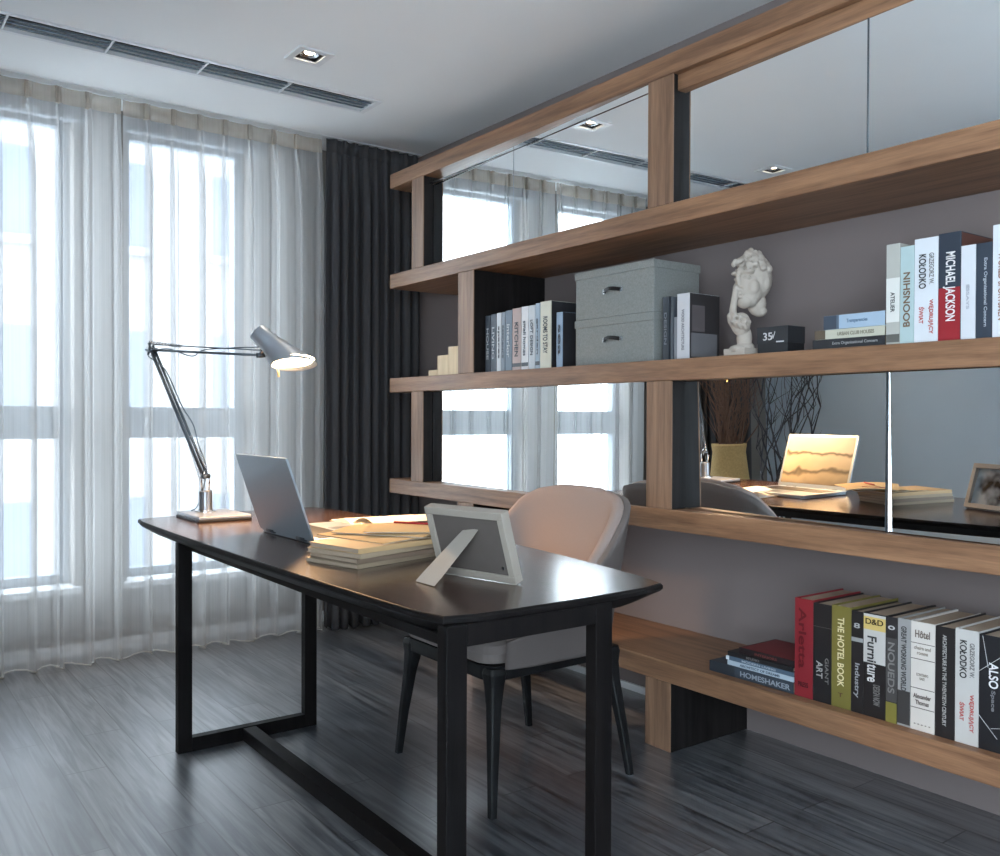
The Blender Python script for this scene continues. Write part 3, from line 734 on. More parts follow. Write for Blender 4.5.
# open book
e = empty('open_book', (1.590, 2.83, .7705), R(84)); tag(e, 'open book lying flat on the desk between the laptop and the mirror', 'book')
bm = bmesh.new(); bx(bm, -.21, .21, -.145, .145, 0, .0025); build('cover', bm, cmat((120, 96, 70)), e)
for s in (-1, 1):
    bm = bmesh.new(); rows = []
    for i in range(15):
        t = i/14; x = s*(.203*t); zz = .004+.022*math.sin(math.pi*min(1, t*1.15))**.8*(1-t*.55) if t < .87 else .006
        rows.append([Vector((x, -.138, .0026)), Vector((x, .138, .0026)), Vector((x, .138, zz)), Vector((x, -.138, zz))])
    ring_loft(bm, rows); build('page_block', bm, M['paper_white'], e)
bm = bmesh.new(); rows = []
for i in range(13):
    t = i/12; x = -.20*t*.95; zz = .012+.030*math.sin(math.pi*t*.8)
    rows.append([Vector((x, -.136, zz)), Vector((x, .136, zz)), Vector((x, .136, zz+.0008)), Vector((x, -.136, zz+.0008))])
ring_loft(bm, rows); build('raised_page', bm, M['paper_white'], e)

# ------------------------------------------------------------------ photo frame
pf = empty('photo_frame', (1.225, 1.755, .770)); pf.rotation_euler = (0, 0, R(12)); tag(pf, 'cream photo frame seen from behind leaning on its easel on the desk', 'photo frame')
tl = R(-18)
mt = Matrix.Rotation(tl, 4, 'Y')
W_, Hh = .25, .175; t_ = .026
bm = bmesh.new()
for q in ((-W_/2, W_/2, 0, .018), (-W_/2, W_/2, Hh-.018, Hh), (-W_/2, -W_/2+.018, .018, Hh-.018), (W_/2-.018, W_/2, .018, Hh-.018)):
    bx(bm, 0, t_, q[0], q[1], q[2], q[3], 0, mt)
build('frame_moulding', bm, M['frame_cream'], pf, bevel=.0015)
bm = bmesh.new(); bx(bm, .006, .010, -W_/2+.018, W_/2-.018, .018, Hh-.018, 0, mt); build('backing_board', bm, M['frame_back'], pf)
m, nt, b = new_mat('grey_photo_print'); tc = nt.nodes.new('ShaderNodeTexCoord'); nz = nt.nodes.new('ShaderNodeTexNoise'); nz.inputs['Scale'].default_value = 14
nt.links.new(tc.outputs['Object'], nz.inputs['Vector']); rp = nt.nodes.new('ShaderNodeValToRGB'); rp.color_ramp.elements[0].position = .4; rp.color_ramp.elements[1].position = .62
rp.color_ramp.elements[0].color = srgb(30, 34, 38); rp.color_ramp.elements[1].color = srgb(170, 176, 180); nt.links.new(nz.outputs['Fac'], rp.inputs['Fac']); nt.links.new(rp.outputs['Color'], b.inputs['Base Color']); b.inputs['Roughness'].default_value = .25
bm = bmesh.new(); bx(bm, .0105, .0115, -W_/2+.018, W_/2-.018, .018, Hh-.018, 0, mt); build('photo_print', bm, m, pf)
bm = bmesh.new()
top_ = mt @ Vector((.004, 0, .125)); foot = Vector((-.135, .035, .002))
top_.y = -.015
wv = Vector((.10, .12, 0)).normalized()*.0
rings = []
for t, w in ((0, .026), (.12, .030), (.85, .040), (1, .040)):
    c = top_.lerp(foot, t); d = Vector((-.35, -.93, 0)).normalized() if t > .5 else Vector((0, -1, 0)); d = Vector((-.2, -.98, 0))
    rings.append([c-d*w, c+d*w, c+d*w+Vector((.003, 0, .003)), c-d*w+Vector((.003, 0, .003))])
ring_loft(bm, rings); build('easel_stand', bm, M['frame_cream'], pf)
for yy in (-.09, .09):
    tube_obj('turn_button', [mt @ Vector((.004, yy, .035)), mt @ Vector((.007, yy, .035))], .004, M['black'], pf, 8)

# ------------------------------------------------------------------ books
TD = (Vector((0, 0, -1)), Vector((0, -1, 0)))     # reading downwards
BU = (Vector((0, 0, 1)), Vector((0, 1, 0)))      # reading upwards
HZ = (Vector((0, -1, 0)), Vector((0, 0, 1)))
def book(y1, y0, z, ht, dep, c, label, grp, xf=2.345, texts=(), blocks=(), cover_c=None, lean=0, rough=.45):
    """standing book: spine at x=xf facing the room, y1 > y0"""
    yc = (y0+y1)/2; w = (y1-y0)-.0012
    e = empty('book', (xf, yc, z)); tag(e, label, 'book', grp)
    if lean: e.rotation_euler = (R(lean), 0, 0)
    b_ = .0026; bm = bmesh.new()
    bx(bm, 0, .003, -w/2, w/2, 0, ht); bx(bm, .003, dep, -w/2, -w/2+b_, 0, ht); bx(bm, .003, dep, w/2-b_, w/2, 0, ht)
    cv = build('cover', bm, cmat(c, rough), e, bevel=.0008)
    bm = bmesh.new(); bx(bm, .0035, dep-.005, -w/2+b_, w/2-b_, .004, ht-.005); build('page_block', bm, M['pages'], e)
    for bi, (z0, z1, c2) in enumerate(blocks):
        bm = bmesh.new(); bx(bm, -.0005-.0002*bi, .0001, -w/2+.0004, w/2-.0004, z0*ht, z1*ht); build('spine_panel', bm, cmat(c2, rough), cv)
    for (s, zc_, ln, hh, c3, dy, mode) in texts:
        xd, yd = {'d': TD, 'u': BU, 'h': HZ}[mode]
        text('title_lettering', s, .02, cmat(c3), cv, (-.0020, dy*w, zc_*ht), xd, yd, width=ln*(ht if mode != 'h' else w), height=hh*(w if mode != 'h' else ht), font_bold=.0)
    if cover_c:
        for ci, (x0, x1, z0, z1, c4) in enumerate(cover_c):
            bm = bmesh.new(); bx(bm, x0*dep, x1*dep, -w/2-.0003-.0003*ci, -w/2, z0*ht, z1*ht); build('cover_panel', bm, cmat(c4, rough), cv)
    return e
WH, BK, RD, OL = (190, 188, 186), (34, 31, 32), (134, 38, 46), (116, 108, 54)
GE = 'books standing on the lowest shelf'
def pxY(px, X): 
    u = (px-500)/902.2; cw, sw = math.cos(.6351), math.sin(.6351)
    return X*(cw-sw*u)/(cw*u+sw)
ZE = ZT['E']+.0008; XE = 2.345
edges = [796, 814.5, 833, 852.7, 865, 887.6, 899.3, 912.5, 937, 957, 981, 1013]
Y = [pxY(p, XE) for p in edges]
hs = [.297, .292, .296, .290, .292, .292, .294, .293, .292, .296, .292]
dp = [.25, .26, .25, .24, .25, .26, .25, .25, .27, .26, .25]
spec = [
 (RD, 'red book with vertical dark title, first standing on the lowest shelf', [('Arletta', .60, .62, .42, (96, 14, 20), .05, 'd'), ('PRESS', .13, .55, .05, (60, 10, 14), 0, 'h')], []),
 (BK, 'black book with white lower title between the red and olive books', [('ART', .33, .17, .34, (176, 172, 170), .12, 'd'), ('GIANT', .33, .26, .2, (120, 116, 114), -.28, 'd')], [(.76, .765, (90, 86, 84))]),
 (OL, 'olive green book titled in white on the lowest shelf', [('THE HOTEL BOOK', .55, .68, .34, (226, 214, 170), .0, 'd'), ('T', .13, .25, .04, (90, 60, 40), 0, 'h')], []),
 (BK, 'slim black book with silver emblem between the olive book and the furniture book', [('8', .86, .5, .05, (170, 170, 170), 0, 'h'), ('Industry', .32, .34, .5, (150, 152, 156), 0, 'd')], [(.70, .74, (150, 152, 154))]),
 (BK, 'white over black book titled Furniture', [('D&D', .92, .8, .055, (60, 46, 26), 0, 'h'), ('Furni', .655, .25, .42, (40, 40, 42), .1, 'd'), ('ture', .425, .17, .42, (206, 206, 206), .1, 'd'), ('DESIGN NOW', .22, .20, .3, (120, 118, 116), -.12, 'd')], [(.52, .99, WH), (.84, .965, (206, 182, 112))]),
 ((46, 44, 46), 'narrow dark book with a yellow foot next to the furniture book', [('NOUEDS', .52, .48, .6, (124, 122, 120), 0, 'd'), ('o', .90, .6, .04, (190, 190, 190), 0, 'h')], [(.2, .8, (70, 68, 68)), (.0, .19, (122, 116, 56))]),
 ((150, 150, 150), 'grey book with a dark picture at the foot of its spine', [('GREAT WORKING WORLD', .63, .60, .42, (56, 56, 58), 0, 'd')], [(.02, .33, (60, 58, 58))]),
 ((208, 202, 196), 'wide cream book with banded spine on the lowest shelf', [('Hôtel', .89, .62, .07, (110, 96, 88), 0, 'h'), ('chairs and\nrooms', .74, .7, .08, (150, 140, 130), 0, 'h'), ('CONTEMPO\nRARY', .50, .5, .06, (150, 142, 134), 0, 'h'), ('Alexander\nThomas', .29, .74, .10, (96, 84, 80), 0, 'h'), ('+ + + + +', .06, .7, .012, (110, 100, 96), 0, 'h')], [(.80, .806, (96, 88, 84)), (.655, .661, (96, 88, 84)), (.385, .391, (96, 88, 84)), (.205, .211, (96, 88, 84))]),
 (BK, 'black book with thin white title between two pale books on the lowest shelf', [('ARCHITECTURE IN THE TWENTIETH CENTURY', .52, .82, .2, (176, 174, 172), 0, 'd')], []),
 (WH, 'white book with black and red lettering on the lowest shelf', [('GRZEGORZ W.', .74, .30, .2, (110, 108, 108), -.24, 'd'), ('KOŁODKO', .74, .33, .30, (40, 40, 42), .14, 'd'), ('WĘDRUJĄCY', .28, .33, .22, (178, 60, 56), -.22, 'd'), ('ŚWIAT', .28, .16, .24, (178, 60, 56), .16, 'd')], []),
 ((28, 28, 32), 'black book crossed by thin white lines at the right end of the lowest shelf', [('ALSO', .66, .22, .30, (230, 230, 232), .02, 'd'), ('Space', .44, .18, .16, (120, 120, 124), .04, 'd')], []),
]
for i, (c, lb, tx, bl) in enumerate(spec):
    e = book(Y[i], Y[i+1], ZE, hs[i], dp[i], c, lb, GE, XE, tx, bl)
    if i == 10:
        w = Y[10]-Y[11]
        for (a, b_) in (((.38, 1), (.2, .72)), ((.5, .68), (-.5, .9)), ((.5, .30), (-.1, .12)), ((.1, .20), (-.5, .24))):
            bm = bmesh.new(); tube(bm, [(-.0006, a[0]*w, a[1]*hs[10]*.99), (-.0006, b_[0]*w, b_[1]*hs[10])], .0007, 4); build('spine_line', bm, cmat((200, 200, 202)), e)

def flat_book(ya, yb, z, t, c, label, grp, xf, dep, texts=(), blocks=(), name='book', rz=0, top=None):
    yc = (ya+yb)/2; l = ya-yb
    e = empty(name, (xf, yc, z), R(rz)); tag(e, label, 'book', grp)
    b_ = .0022; bm = bmesh.new()
    bx(bm, 0, .003, -l/2, l/2, 0, t); bx(bm, .003, dep, -l/2, l/2, 0, b_); bx(bm, .003, dep, -l/2, l/2, t-b_, t)
    cv = build('cover', bm, cmat(c), e, bevel=.0007)
    bm = bmesh.new(); bx(bm, .0035, dep-.005, -l/2+.004, l/2-.004, b_, t-b_); build('page_block', bm, M['pages'], e)
    for (a, b2_, c2) in blocks:
        bm = bmesh.new(); bx(bm, -.0006, .0001, l/2-b2_*l, l/2-a*l, .0004, t-.0004); build('spine_panel', bm, cmat(c2), cv)
    for (s, ctr, ln, hh, c3) in texts:
        text('title_lettering', s, .02, cmat(c3), cv, (-.0011, l/2-ctr*l, t/2), *HZ, width=ln*l, height=hh*t)
    if top:
        bm = bmesh.new(); bx(bm, .006, dep-.004, -l/2+.006, l/2-.006, t, t+.0005); build('cover_panel', bm, cmat(top), cv)
    return e
GS = 'books lying flat on the lowest shelf'
z = ZE; yr = Y[0]+.004
flat_book(pxY(711, XE), yr, z, .034, (52, 60, 70), 'thick slate book lying at the bottom of the flat pile on the lowest shelf', GS, XE, .22, [('HOMESHAKER', .68, .58, .5, (150, 158, 168))], [(.0, .32, (44, 50, 58))]); z += .0345
flat_book(pxY(728, XE), yr, z, .016, (176, 190, 202), 'pale blue book second from the bottom of the flat pile', GS, XE+.004, .21, [('ARCHITECT OF DREAMS', .5, .6, .5, (70, 84, 100))]); z += .0165
flat_book(pxY(727, XE), yr, z, .014, (82, 100, 118), 'blue grey book in the middle of the flat pile on the lowest shelf', GS, XE+.002, .21, [('MODERN LIVING', .5, .5, .5, (170, 180, 190))], [(.0, .05, (206, 212, 218))]); z += .0145
flat_book(pxY(729, XE), yr, z, .015, (30, 28, 30), 'black book just under the red topped one in the flat pile', GS, XE+.0, .20, [('STUDIO', .4, .2, .5, (120, 116, 116))]); z += .0155
flat_book(pxY(739, XE), yr, z, .018, (36, 26, 28), 'black and red book on top of the flat pile on the lowest shelf', GS, XE+.006, .19, [('INTERIORS', .5, .4, .4, (120, 60, 56))], top=(112, 40, 42))

# upper right standing books
XU = 2.33; ZU = ZT['C']+.0008; GU = 'books standing at the right end of the open shelf'
ed = [885, 899, 913, 937, 959.5, 974.5, 991, 1016]; Yu = [pxY(p, XU) for p in ed]
us = [((176, 176, 170), 'grey speckled book first in the row at the right of the open shelf', .274, .20, [('ATELIER', .42, .20, .3, (70, 70, 70), 0, 'd')], [(.22, .66, (216, 216, 212)), (.02, .1, (96, 96, 92))]),
 ((172, 192, 194), 'pale green book with brown title on the open shelf', .262, .20, [('BOONSHIN', .45, .56, .5, (116, 92, 70), 0, 'u')], []),
 ((210, 214, 220), 'white book with black and red lettering on the open shelf', .276, .21, [('GRZEGORZ W.', .70, .30, .2, (120, 118, 118), -.24, 'd'), ('KOŁODKO', .68, .33, .30, (44, 46, 50), .14, 'd'), ('WĘDRUJĄCY', .24, .33, .22, (182, 70, 64), -.22, 'd'), ('ŚWIAT', .26, .16, .24, (182, 70, 64), .16, 'd')], []),
 ((44, 52, 64), 'tall navy over red book with a large white title on the open shelf', .280, .26, [('MICHAEL JACKSON', .50, .64, .56, (226, 222, 222), 0, 'd')], [(.0, .49, (146, 34, 42))]),
 ((206, 208, 214), 'shorter white book right of the navy and red one', .240, .20, [('ESSAYS', .45, .26, .2, (170, 172, 182), 0, 'd')], []),
 ((50, 58, 70), 'dark slate book with thin white title on the open shelf', .240, .21, [('Extra Organizational Concern', .48, .72, .26, (170, 176, 184), -.1, 'd')], [(.0, 1, (50, 58, 70))]),
 ((208, 212, 218), 'white book cut off by the right edge of the open shelf view', .280, .21, [('WORLD SPORTSMEN', .45, .60, .3, (150, 110, 96), .1, 'd')], [(.0, .001, (208, 212, 218))])]
for i, (c, lb, ht, dep, tx, bl) in enumerate(us):
    cc = [(.02, .98, .01, .99, (98, 62, 54))] if i == 3 else None
    e = book(Yu[i], Yu[i+1], ZU, ht, dep, c, lb, GU, XU, tx, bl, cover_c=cc)
GSU = 'books lying flat on the open shelf'
z = ZU; yr = Yu[0]+.003
flat_book(pxY(812, XU), yr, z, .027, (40, 42, 46), 'dark book at the bottom of the flat pile on the open shelf', GSU, XU, .17, [('Extra Organizational Concern', .6, .62, .4, (150, 150, 150))]); z += .0275
flat_book(pxY(814, XU), yr, z, .027, (190, 188, 172), 'cream book in the middle of the flat pile on the open shelf', GSU, XU, .17, [('URBAN CLUB HOUSES', .60, .52, .4, (130, 126, 112))], [(.0, .16, (92, 80, 66))]); z += .0275
flat_book(pxY(823, XU), yr, z, .040, (160, 180, 200), 'light blue book on top of the flat pile on the open shelf', GSU, XU, .17, [('Transparencies', .56, .34, .34, (100, 122, 146))], [(.0, .22, (64, 74, 88)), (.22, .26, (96, 110, 126))])

# books beside the statue
GM = 'books right of the linen boxes'
XM = 2.36
book(pxY(662, XM), pxY(668.5, XM), ZU, .225, .20, (48, 54, 62), 'thin dark slate book right beside the linen boxes', GM, XM, [('DESIGN', .5, .5, .4, (110, 116, 124), 0, 'd')])
book(pxY(669, XM), pxY(672, XM), ZU, .222, .19, (74, 80, 88), 'very thin grey book between the dark and the white book', GM, XM+.004)
book(pxY(672.6, XM), pxY(676, XM), ZU, .150, .19, (120, 124, 130), 'short thin grey booklet beside the white book near the statue', GM, XM+.004)
book(pxY(676.4, XM), pxY(689, XM), ZU, .228, .155, (200, 200, 204), 'thick white book with dark cover left of the statue', GM, XM, [('WOOD ARCHITECTURE', .45, .62, .22, (120, 120, 126), 0, 'd')], cover_c=[(.01, 1, .0, .995, (52, 50, 52)), (.06, .92, .04, .40, (112, 112, 116)), (.08, .5, .42, .82, (96, 90, 92))])

# left group of books
GL = 'books left of the linen boxes'
ls = [(485, 490, .255, (62, 72, 84), 'slate blue book first in the group left of the linen boxes', 'HOUSE'),
 (490.3, 496, .258, (74, 84, 96), 'dark blue grey book second in the group left of the boxes', 'LIVING'),
 (496.3, 500.6, .26, (188, 194, 200), 'thin white book third in the group left of the boxes', 'spaces'),
 (500.9, 504.6, .26, (120, 132, 144), 'thin grey book with dark title fourth left of the boxes', 'RESIDENCE'),
 (505, 511.6, .264, (96, 112, 128), 'steel blue book in the middle of the group left of the boxes', 'interior'),
 (512, 520.6, .268, (170, 150, 146), 'pinkish book with white title in the middle of the group left of the boxes', 'KITCHEN'),
 (521, 528, .27, (206, 208, 212), 'white book with thin title left of the boxes', 'small homes'),
 (528.4, 534.6, .27, (186, 192, 198), 'pale grey book with dark lettering left of the boxes', 'LOFT DESIGN'),
 (535, 539.4, .275, (150, 166, 182), 'thin light blue book left of the boxes', 'garden'),
 (539.8, 550.6, .278, (202, 200, 184), 'wide cream book with a dark cover left of the boxes', 'ROOMS TO STAY'),
 (556, 562, .225, (136, 158, 182), 'short blue book nearest to the linen boxes', 'sea')]
for a, b_, ht, c, lb, s in ls:
    ty = (c[0]+c[1]+c[2])/3
    cc = [(.02, 1, .0, .995, (46, 46, 50))] if a in (539.8, 556) else None
    book(pxY(a, XM), pxY(b_, XM), ZU, ht, .175, c, lb, GL, XM, [(s, .5, .55, .42, (66, 72, 80) if ty > 130 else (178, 186, 194), 0, 'd')], cover_c=cc, blocks=[(.06, .12, (70, 76, 84))] if a in (512, 521, 535) else ())

# ------------------------------------------------------------------ storage boxes
def storage_box(z0, zt, label, xo=0):
    y1, y0 = 2.700, 2.276; x0, x1 = 2.36+xo, 2.60+xo; e = empty('storage_box', ((x0+x1)/2, (y0+y1)/2, z0)); tag(e, label, 'box', 'grey linen boxes stacked on the open shelf')
    hx, hy = (x1-x0)/2, (y1-y0)/2; h_ = zt-z0
    bm = bmesh.new(); bx(bm, -hx, hx, -hy, hy, 0, h_-.012); e2 = build('box_body', bm, M['linen'], e, bevel=.003)
    bm = bmesh.new(); bx(bm, -hx-.004, hx+.004, -hy-.003, hy+.003, h_-.030, h_); build('box_lid', bm, M['linen'], e, bevel=.003)
    zh = h_*.52
    bm = bmesh.new()
    for s in (-1, 1): bx(bm, -hx-.004, -hx, s*.045-.008 if s > 0 else -.053, .053 if s > 0 else -.037, zh-.009, zh+.009)
    build('handle_mount', bm, M['chrome'], e2, bevel=.001)
    pts = [Vector((-hx-.006-.012*math.sin(math.pi*t), -.045+.09*t, zh+.006*math.sin(math.pi*t))) for t in [i/10 for i in range(11)]]
    bm = bmesh.new(); rings = []
    for p in pts: rings.append([p+Vector((-.0015, 0, -.007)), p+Vector((.0015, 0, -.007)), p+Vector((.0015, 0, .007)), p+Vector((-.0015, 0, .007))])
    ring_loft(bm, rings); build('handle_strap', bm, M['black'], e2)
    return e
storage_box(ZU, 1.536, 'grey linen storage box, the lower of the stacked pair')
storage_box(1.5366, 1.725, 'grey linen storage box with lid, on top of the stacked pair')

# ------------------------------------------------------------------ step ornament
e = empty('step_ornament', (2.36, 3.66, ZU)); tag(e, 'pale wooden staircase ornament at the left end of the open shelf', 'ornament')
for k, (ya, yb, h_) in enumerate(((3.80, 3.718, .030), (3.718, 3.622, .098), (3.622, 3.53, .135))):
    box('step_block', 0, .07, yb-3.66+.0005, ya-3.66-.0005, 0, h_, M['light_wood'], e, .0015)

# ------------------------------------------------------------------ statue (sculpted and remeshed)
st = empty('face_sculpture', (2.40, 1.885, ZU)); tag(st, 'white plaster sculpture of a face with a raised finger at its lips', 'sculpture')
def ell(bm, c, r, rot=(0, 0, 0), k=16):
    mt = Matrix.Translation(Vector(c)) @ (Matrix.Rotation(R(rot[2]), 4, 'Z') @ Matrix.Rotation(R(rot[1]), 4, 'Y') @ Matrix.Rotation(R(rot[0]), 4, 'X')) @ Matrix.Diagonal((r[0], r[1], r[2], 1))
    bmesh.ops.create_uvsphere(bm, u_segments=k, v_segments=k//2+2, radius=1, matrix=mt)
# local frame: face looks towards -x and +y (towards the picture's left); f = facing direction
def F(f, s, z):   # f forward along gaze, s sideways (towards the viewer's right)
    a = R(176); d = Vector((math.cos(a), math.sin(a), 0)); sd = Vector((math.cos(a-math.pi/2), math.sin(a-math.pi/2), 0)); p = d*f-sd*s*1.0
    return (p.x, p.y, z)
RZ = 176
bm = bmesh.new()
E_ = lambda f, s, z, rf, rs, rz_, tilt=0: ell(bm, F(f, s, z), (rf, rs, rz_), (0, tilt, RZ))
E_(-.020, 0, .250, .056, .056, .072)            # skull
E_(.004, 0, .226, .047, .047, .066)             # face mass
E_(.010, 0, .186, .034, .036, .030)             # jaw
E_(.028, 0, .176, .024, .028, .024)             # chin
for s_ in (-1, 1):
    E_(.036, s_*.024, .268, .015, .024, .0085, -6)  # brow ridge
    E_(.020, s_*.030, .220, .021, .020, .026)       # cheekbone
    E_(.0385, s_*.022, .249, .0085, .013, .0065)    # eyelid
    E_(-.022, s_*.050, .234, .012, .008, .020)      # ear
    E_(.0545, s_*.009, .211, .008, .006, .006)      # nostril
E_(.046, 0, .272, .014, .012, .014)
E_(.053, 0, .240, .011, .0075, .026, 17)        # nose bridge
E_(.063, 0, .216, .010, .0085, .0085)           # nose tip
E_(.046, 0, .201, .012, .016, .009)
E_(.0535, 0, .1975, .0075, .017, .0042); E_(.0515, 0, .1875, .008, .014, .0052)  # lips
E_(-.030, .0, .172, .030, .032, .040)              # neck
E_(-.036, .008, .146, .020, .026, .018, 25)
# hair as pointed tufts
rnd = random.Random(4)
for k in range(70):
    a = rnd.uniform(-2.4, 2.4); b_ = rnd.uniform(0, 1)
    f = .056*math.cos(a)*(1-b_*.75)-.012; s_ = .060*math.sin(a)*(1-b_*.7); z_ = .296+.036*b_-.026*abs(math.sin(a/1.5))*(1-b_)
    E_(f, s_, z_, rnd.uniform(.008, .017), rnd.uniform(.006, .011), rnd.uniform(.008, .015), rnd.uniform(-40, 40))
E_(.054, .004, .304, .018, .013, .010, 25); E_(.070, .002, .298, .012, .010, .011, -20); E_(.080, .002, .290, .008, .008, .010)
E_(-.002, 0, .340, .010, .010, .013, 20); E_(.010, 0, .332, .015, .014, .012)
# hand: palm, raised finger, curled fingers, thumb, wrist
def fin(p, r):
    bmf = [Vector(F(*q)) for q in p]; rings = []
    tube(bm, bmf, r, 12); ell(bm, bmf[-1], (r[-1],)*3, k=10); ell(bm, bmf[0], (r[0],)*3, k=10)
E_(.050, .006, .100, .024, .036, .038)          # palm
E_(.036, .008, .055, .022, .027, .044)          # wrist
E_(.032, .008, .026, .030, .032, .018)
fin([(.066, -.012, .115), (.072, -.007, .150), (.069, -.003, .184), (.067, -.002, .206)], [.0125, .0115, .0105, .009])
fin([(.062, .006, .120), (.084, .008, .128), (.088, .010, .108), (.074, .012, .096)], [.0105, .010, .0095, .009])
fin([(.058, .024, .114), (.079, .025, .120), (.082, .026, .102), (.070, .026, .090)], [.010, .0095, .009, .0085])
fin([(.052, .040, .104), (.070, .040, .109), (.072, .040, .094), (.062, .038, .084)], [.009, .0085, .008, .0075])
fin([(.046, -.022, .090), (.062, -.026, .112), (.074, -.020, .128)], [.0115, .0105, .009])
E_(.055, 0, .020, .028, .03, .014)
o = build('figure', bm, M['plaster'], st, smooth=True)
md = o.modifiers.new('fuse', 'REMESH'); md.mode = 'VOXEL'; md.voxel_size = .0024; md.use_smooth_shade = True
md = o.modifiers.new('soft', 'SMOOTH'); md.factor = .5; md.iterations = 2
bm = bmesh.new(); a_ = Matrix.Rotation(R(RZ), 4, 'Z'); bx(bm, -.03, .075, -.045, .045, 0, .022, 0, a_); build('plinth', bm, M['plaster'], st, bevel=.002)
# ------------------------------------------------------------------ dark device box
e = empty('device_box', (2.345, 1.78, ZU)); tag(e, 'small black cardboard box with a white mark beside the sculpture', 'box')
y1, y0 = pxY(757, 2.345)-1.78, pxY(787, 2.345)-1.78
bm = bmesh.new(); bx(bm, 0, .085, y0, y1, 0, .055); build('box_base', bm, cmat((34, 36, 40)), e, bevel=.0015)
bm = bmesh.new(); bx(bm, -.0015, .0865, y0-.0015, y1+.0015, .030, .082); build('box_lid', bm, cmat((42, 44, 48)), e, bevel=.0015)
text('box_mark', '35', .03, cmat((206, 206, 208)), e, (-.0022, (y0+y1)/2+.016, .052), *HZ, width=.034, height=.024)
text('box_mark', '✓', .03, cmat((206, 206, 208)), e, (-.0022, (y0+y1)/2-.006, .055), *HZ, width=.012, height=.024)
bm = bmesh.new(); bx(bm, -.0022, -.0012, y0+.012, y0+.040, .032, .036); build('box_stripe', bm, cmat((200, 200, 202)), e)

# ------------------------------------------------------------------ vase and twigs (seen in the mirror)
VX, VY = .27, 4.16
def branch(bm, p, d, ln, r, depth_, rnd, lim=.17):
    pts = [p]; rs = [r]; n = 7; q = Vector(p); dd = Vector(d)
    for i in range(n):
        dd = (dd+Vector((rnd.uniform(-.24, .24), rnd.uniform(-.24, .24), rnd.uniform(-.05, .12)))).normalized()
        if abs((q+dd*ln/n).x) > lim: dd.x *= -.6
        if abs((q+dd*ln/n).y) > .2: dd.y *= -.6
        q = q+dd*ln/n; pts.append(q.copy()); rs.append(r*(1-.8*(i+1)/n))
        if depth_ and rnd.random() < .5 and i > 0:
            sd = (dd+Vector((rnd.uniform(-.7, .7), rnd.uniform(-.7, .7), rnd.uniform(0, .4)))).normalized(); branch(bm, q.copy(), sd, ln*.45, r*.55, depth_-1, rnd, lim)
    tube(bm, pts, rs, 5)
vase = empty('floor_vase', (VX, VY, 0)); tag(vase, 'straw wicker floor vase standing in the corner, seen in the lower mirror', 'vase')
bm = bmesh.new(); prof = ((0, .10), (.02, .115), (.3, .135), (.6, .135), (.86, .105), (.90, .112), (.915, .112), (.915, .098), (.86, .092), (.5, .11), (.1, .09))
ring_loft(bm, [circ((0, 0, z), (0, 0, 1), r+.002*math.sin(z*140), 32, ref=(1, 0, 0)) for z, r in prof]); build('vase_body', bm, M['wicker'], vase, smooth=True)
rnd = random.Random(11); bm = bmesh.new()
for k in range(42):
    a = rnd.uniform(0, 2*math.pi); rr_ = rnd.uniform(0, .05)
    branch(bm, Vector((rr_*math.cos(a), rr_*math.sin(a), .7)), Vector((.06*math.cos(a), .05*math.sin(a), 1)), rnd.uniform(.6, .9), .0055, 1, rnd)
e = build('twig_bunch', bm, M['twig_brown'], None, smooth=True, loc=(VX, VY, .0)); tag(e, 'dense bunch of brown curly twigs rising from the wicker vase', 'dried twigs')
rnd = random.Random(23); bm = bmesh.new()
for k in range(8):
    a = rnd.uniform(0, 2*math.pi); branch(bm, Vector((.02*math.cos(a), .02*math.sin(a), .25)), Vector((.10*math.cos(a), .10*math.sin(a), 1)), rnd.uniform(1.1, 1.5), .009, 2, rnd)
e = build('branch_bunch', bm, M['twig_dark'], None, smooth=True, loc=(.22, 3.72, 0)); tag(e, 'loose dark bare branches against the pale wall, seen in the lower mirror', 'dried branches')
v2 = empty('branch_vase', (.22, 3.72, 0)); tag(v2, 'dark floor vase holding the bare branches, hidden behind the desk in the mirror', 'vase')
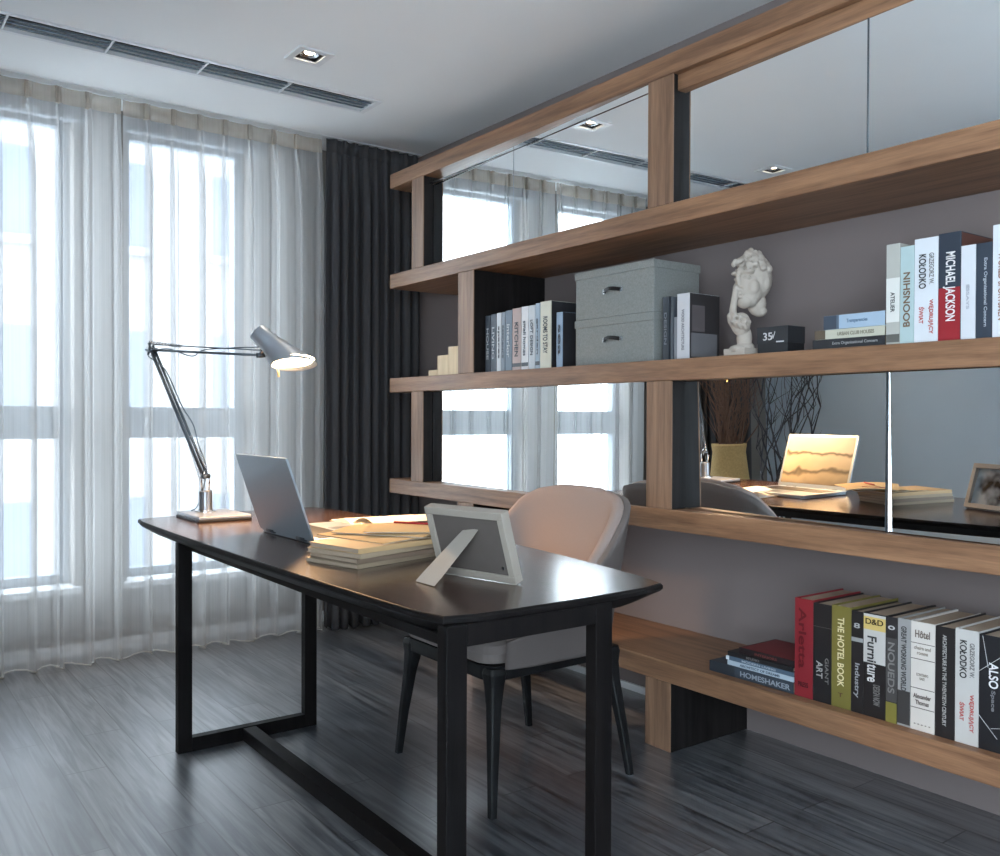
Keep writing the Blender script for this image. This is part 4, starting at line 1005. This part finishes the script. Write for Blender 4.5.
bm = bmesh.new(); ring_loft(bm, [circ((0, 0, z), (0, 0, 1), r, 28, ref=(1, 0, 0)) for z, r in ((0, .07), (.1, .09), (.35, .07), (.45, .05), (.45, .042), (.3, .06), (.05, .06))]); build('vase_body', bm, M['dark_metal'], v2, smooth=True)

# ------------------------------------------------------------------ light
w = bpy.data.worlds.new('overcast'); scn.world = w; w.use_nodes = True
bg = w.node_tree.nodes['Background']; bg.inputs['Color'].default_value = (.84, .93, 1, 1); bg.inputs['Strength'].default_value = 5.0
def portal(x0, x1, y, z0, z1, sgn):
    ld = bpy.data.lights.new('daylight_portal', 'AREA'); ld.shape = 'RECTANGLE'; ld.size = x1-x0; ld.size_y = z1-z0; ld.cycles.is_portal = True
    o = bpy.data.objects.new('daylight_portal', ld); o.location = ((x0+x1)/2, y, (z0+z1)/2); o.rotation_euler = (R(90)*sgn, 0, 0); link(o)
ld = bpy.data.lights.new('daylight_portal', 'AREA'); ld.shape = 'RECTANGLE'; ld.size = WL[1]-WL[0]; ld.size_y = WBZ[1]-WBZ[0]; ld.cycles.is_portal = True
o = bpy.data.objects.new('daylight_portal', ld); o.location = (XL-.25, (WL[0]+WL[1])/2, (WBZ[0]+WBZ[1])/2); o.rotation_euler = (R(90), 0, R(-90)); link(o)  # sky portal for the added window in the left wall
portal(W1[0], W1[1], 5.0, WZ[0], WZ[1], -1); portal(W2[0], W2[1], 5.0, WZ[0], WZ[1], -1)

# ------------------------------------------------------------------ camera
cd = bpy.data.cameras.new('camera'); cam = bpy.data.objects.new('camera', cd); link(cam)
cd.sensor_width = 36; cd.sensor_fit = 'HORIZONTAL'; cd.lens = 902.2*36/1000; cd.clip_start = .02; cd.clip_end = 200
cam.location = (0, 0, 1.15)
yaw, pit, rol = .6351, .0102, .0034
cam.rotation_mode = 'QUATERNION'
q = Matrix.Rotation(-yaw, 4, 'Z') @ Matrix.Rotation(math.pi/2-pit, 4, 'X') @ Matrix.Rotation(rol, 4, 'Z')
cam.rotation_quaternion = q.to_quaternion()
scn.camera = cam
scn.view_settings.view_transform = 'Standard'; scn.view_settings.look = 'None'; scn.view_settings.gamma = 1; scn.view_settings.use_curve_mapping = False
scn.view_settings.exposure = 1.46
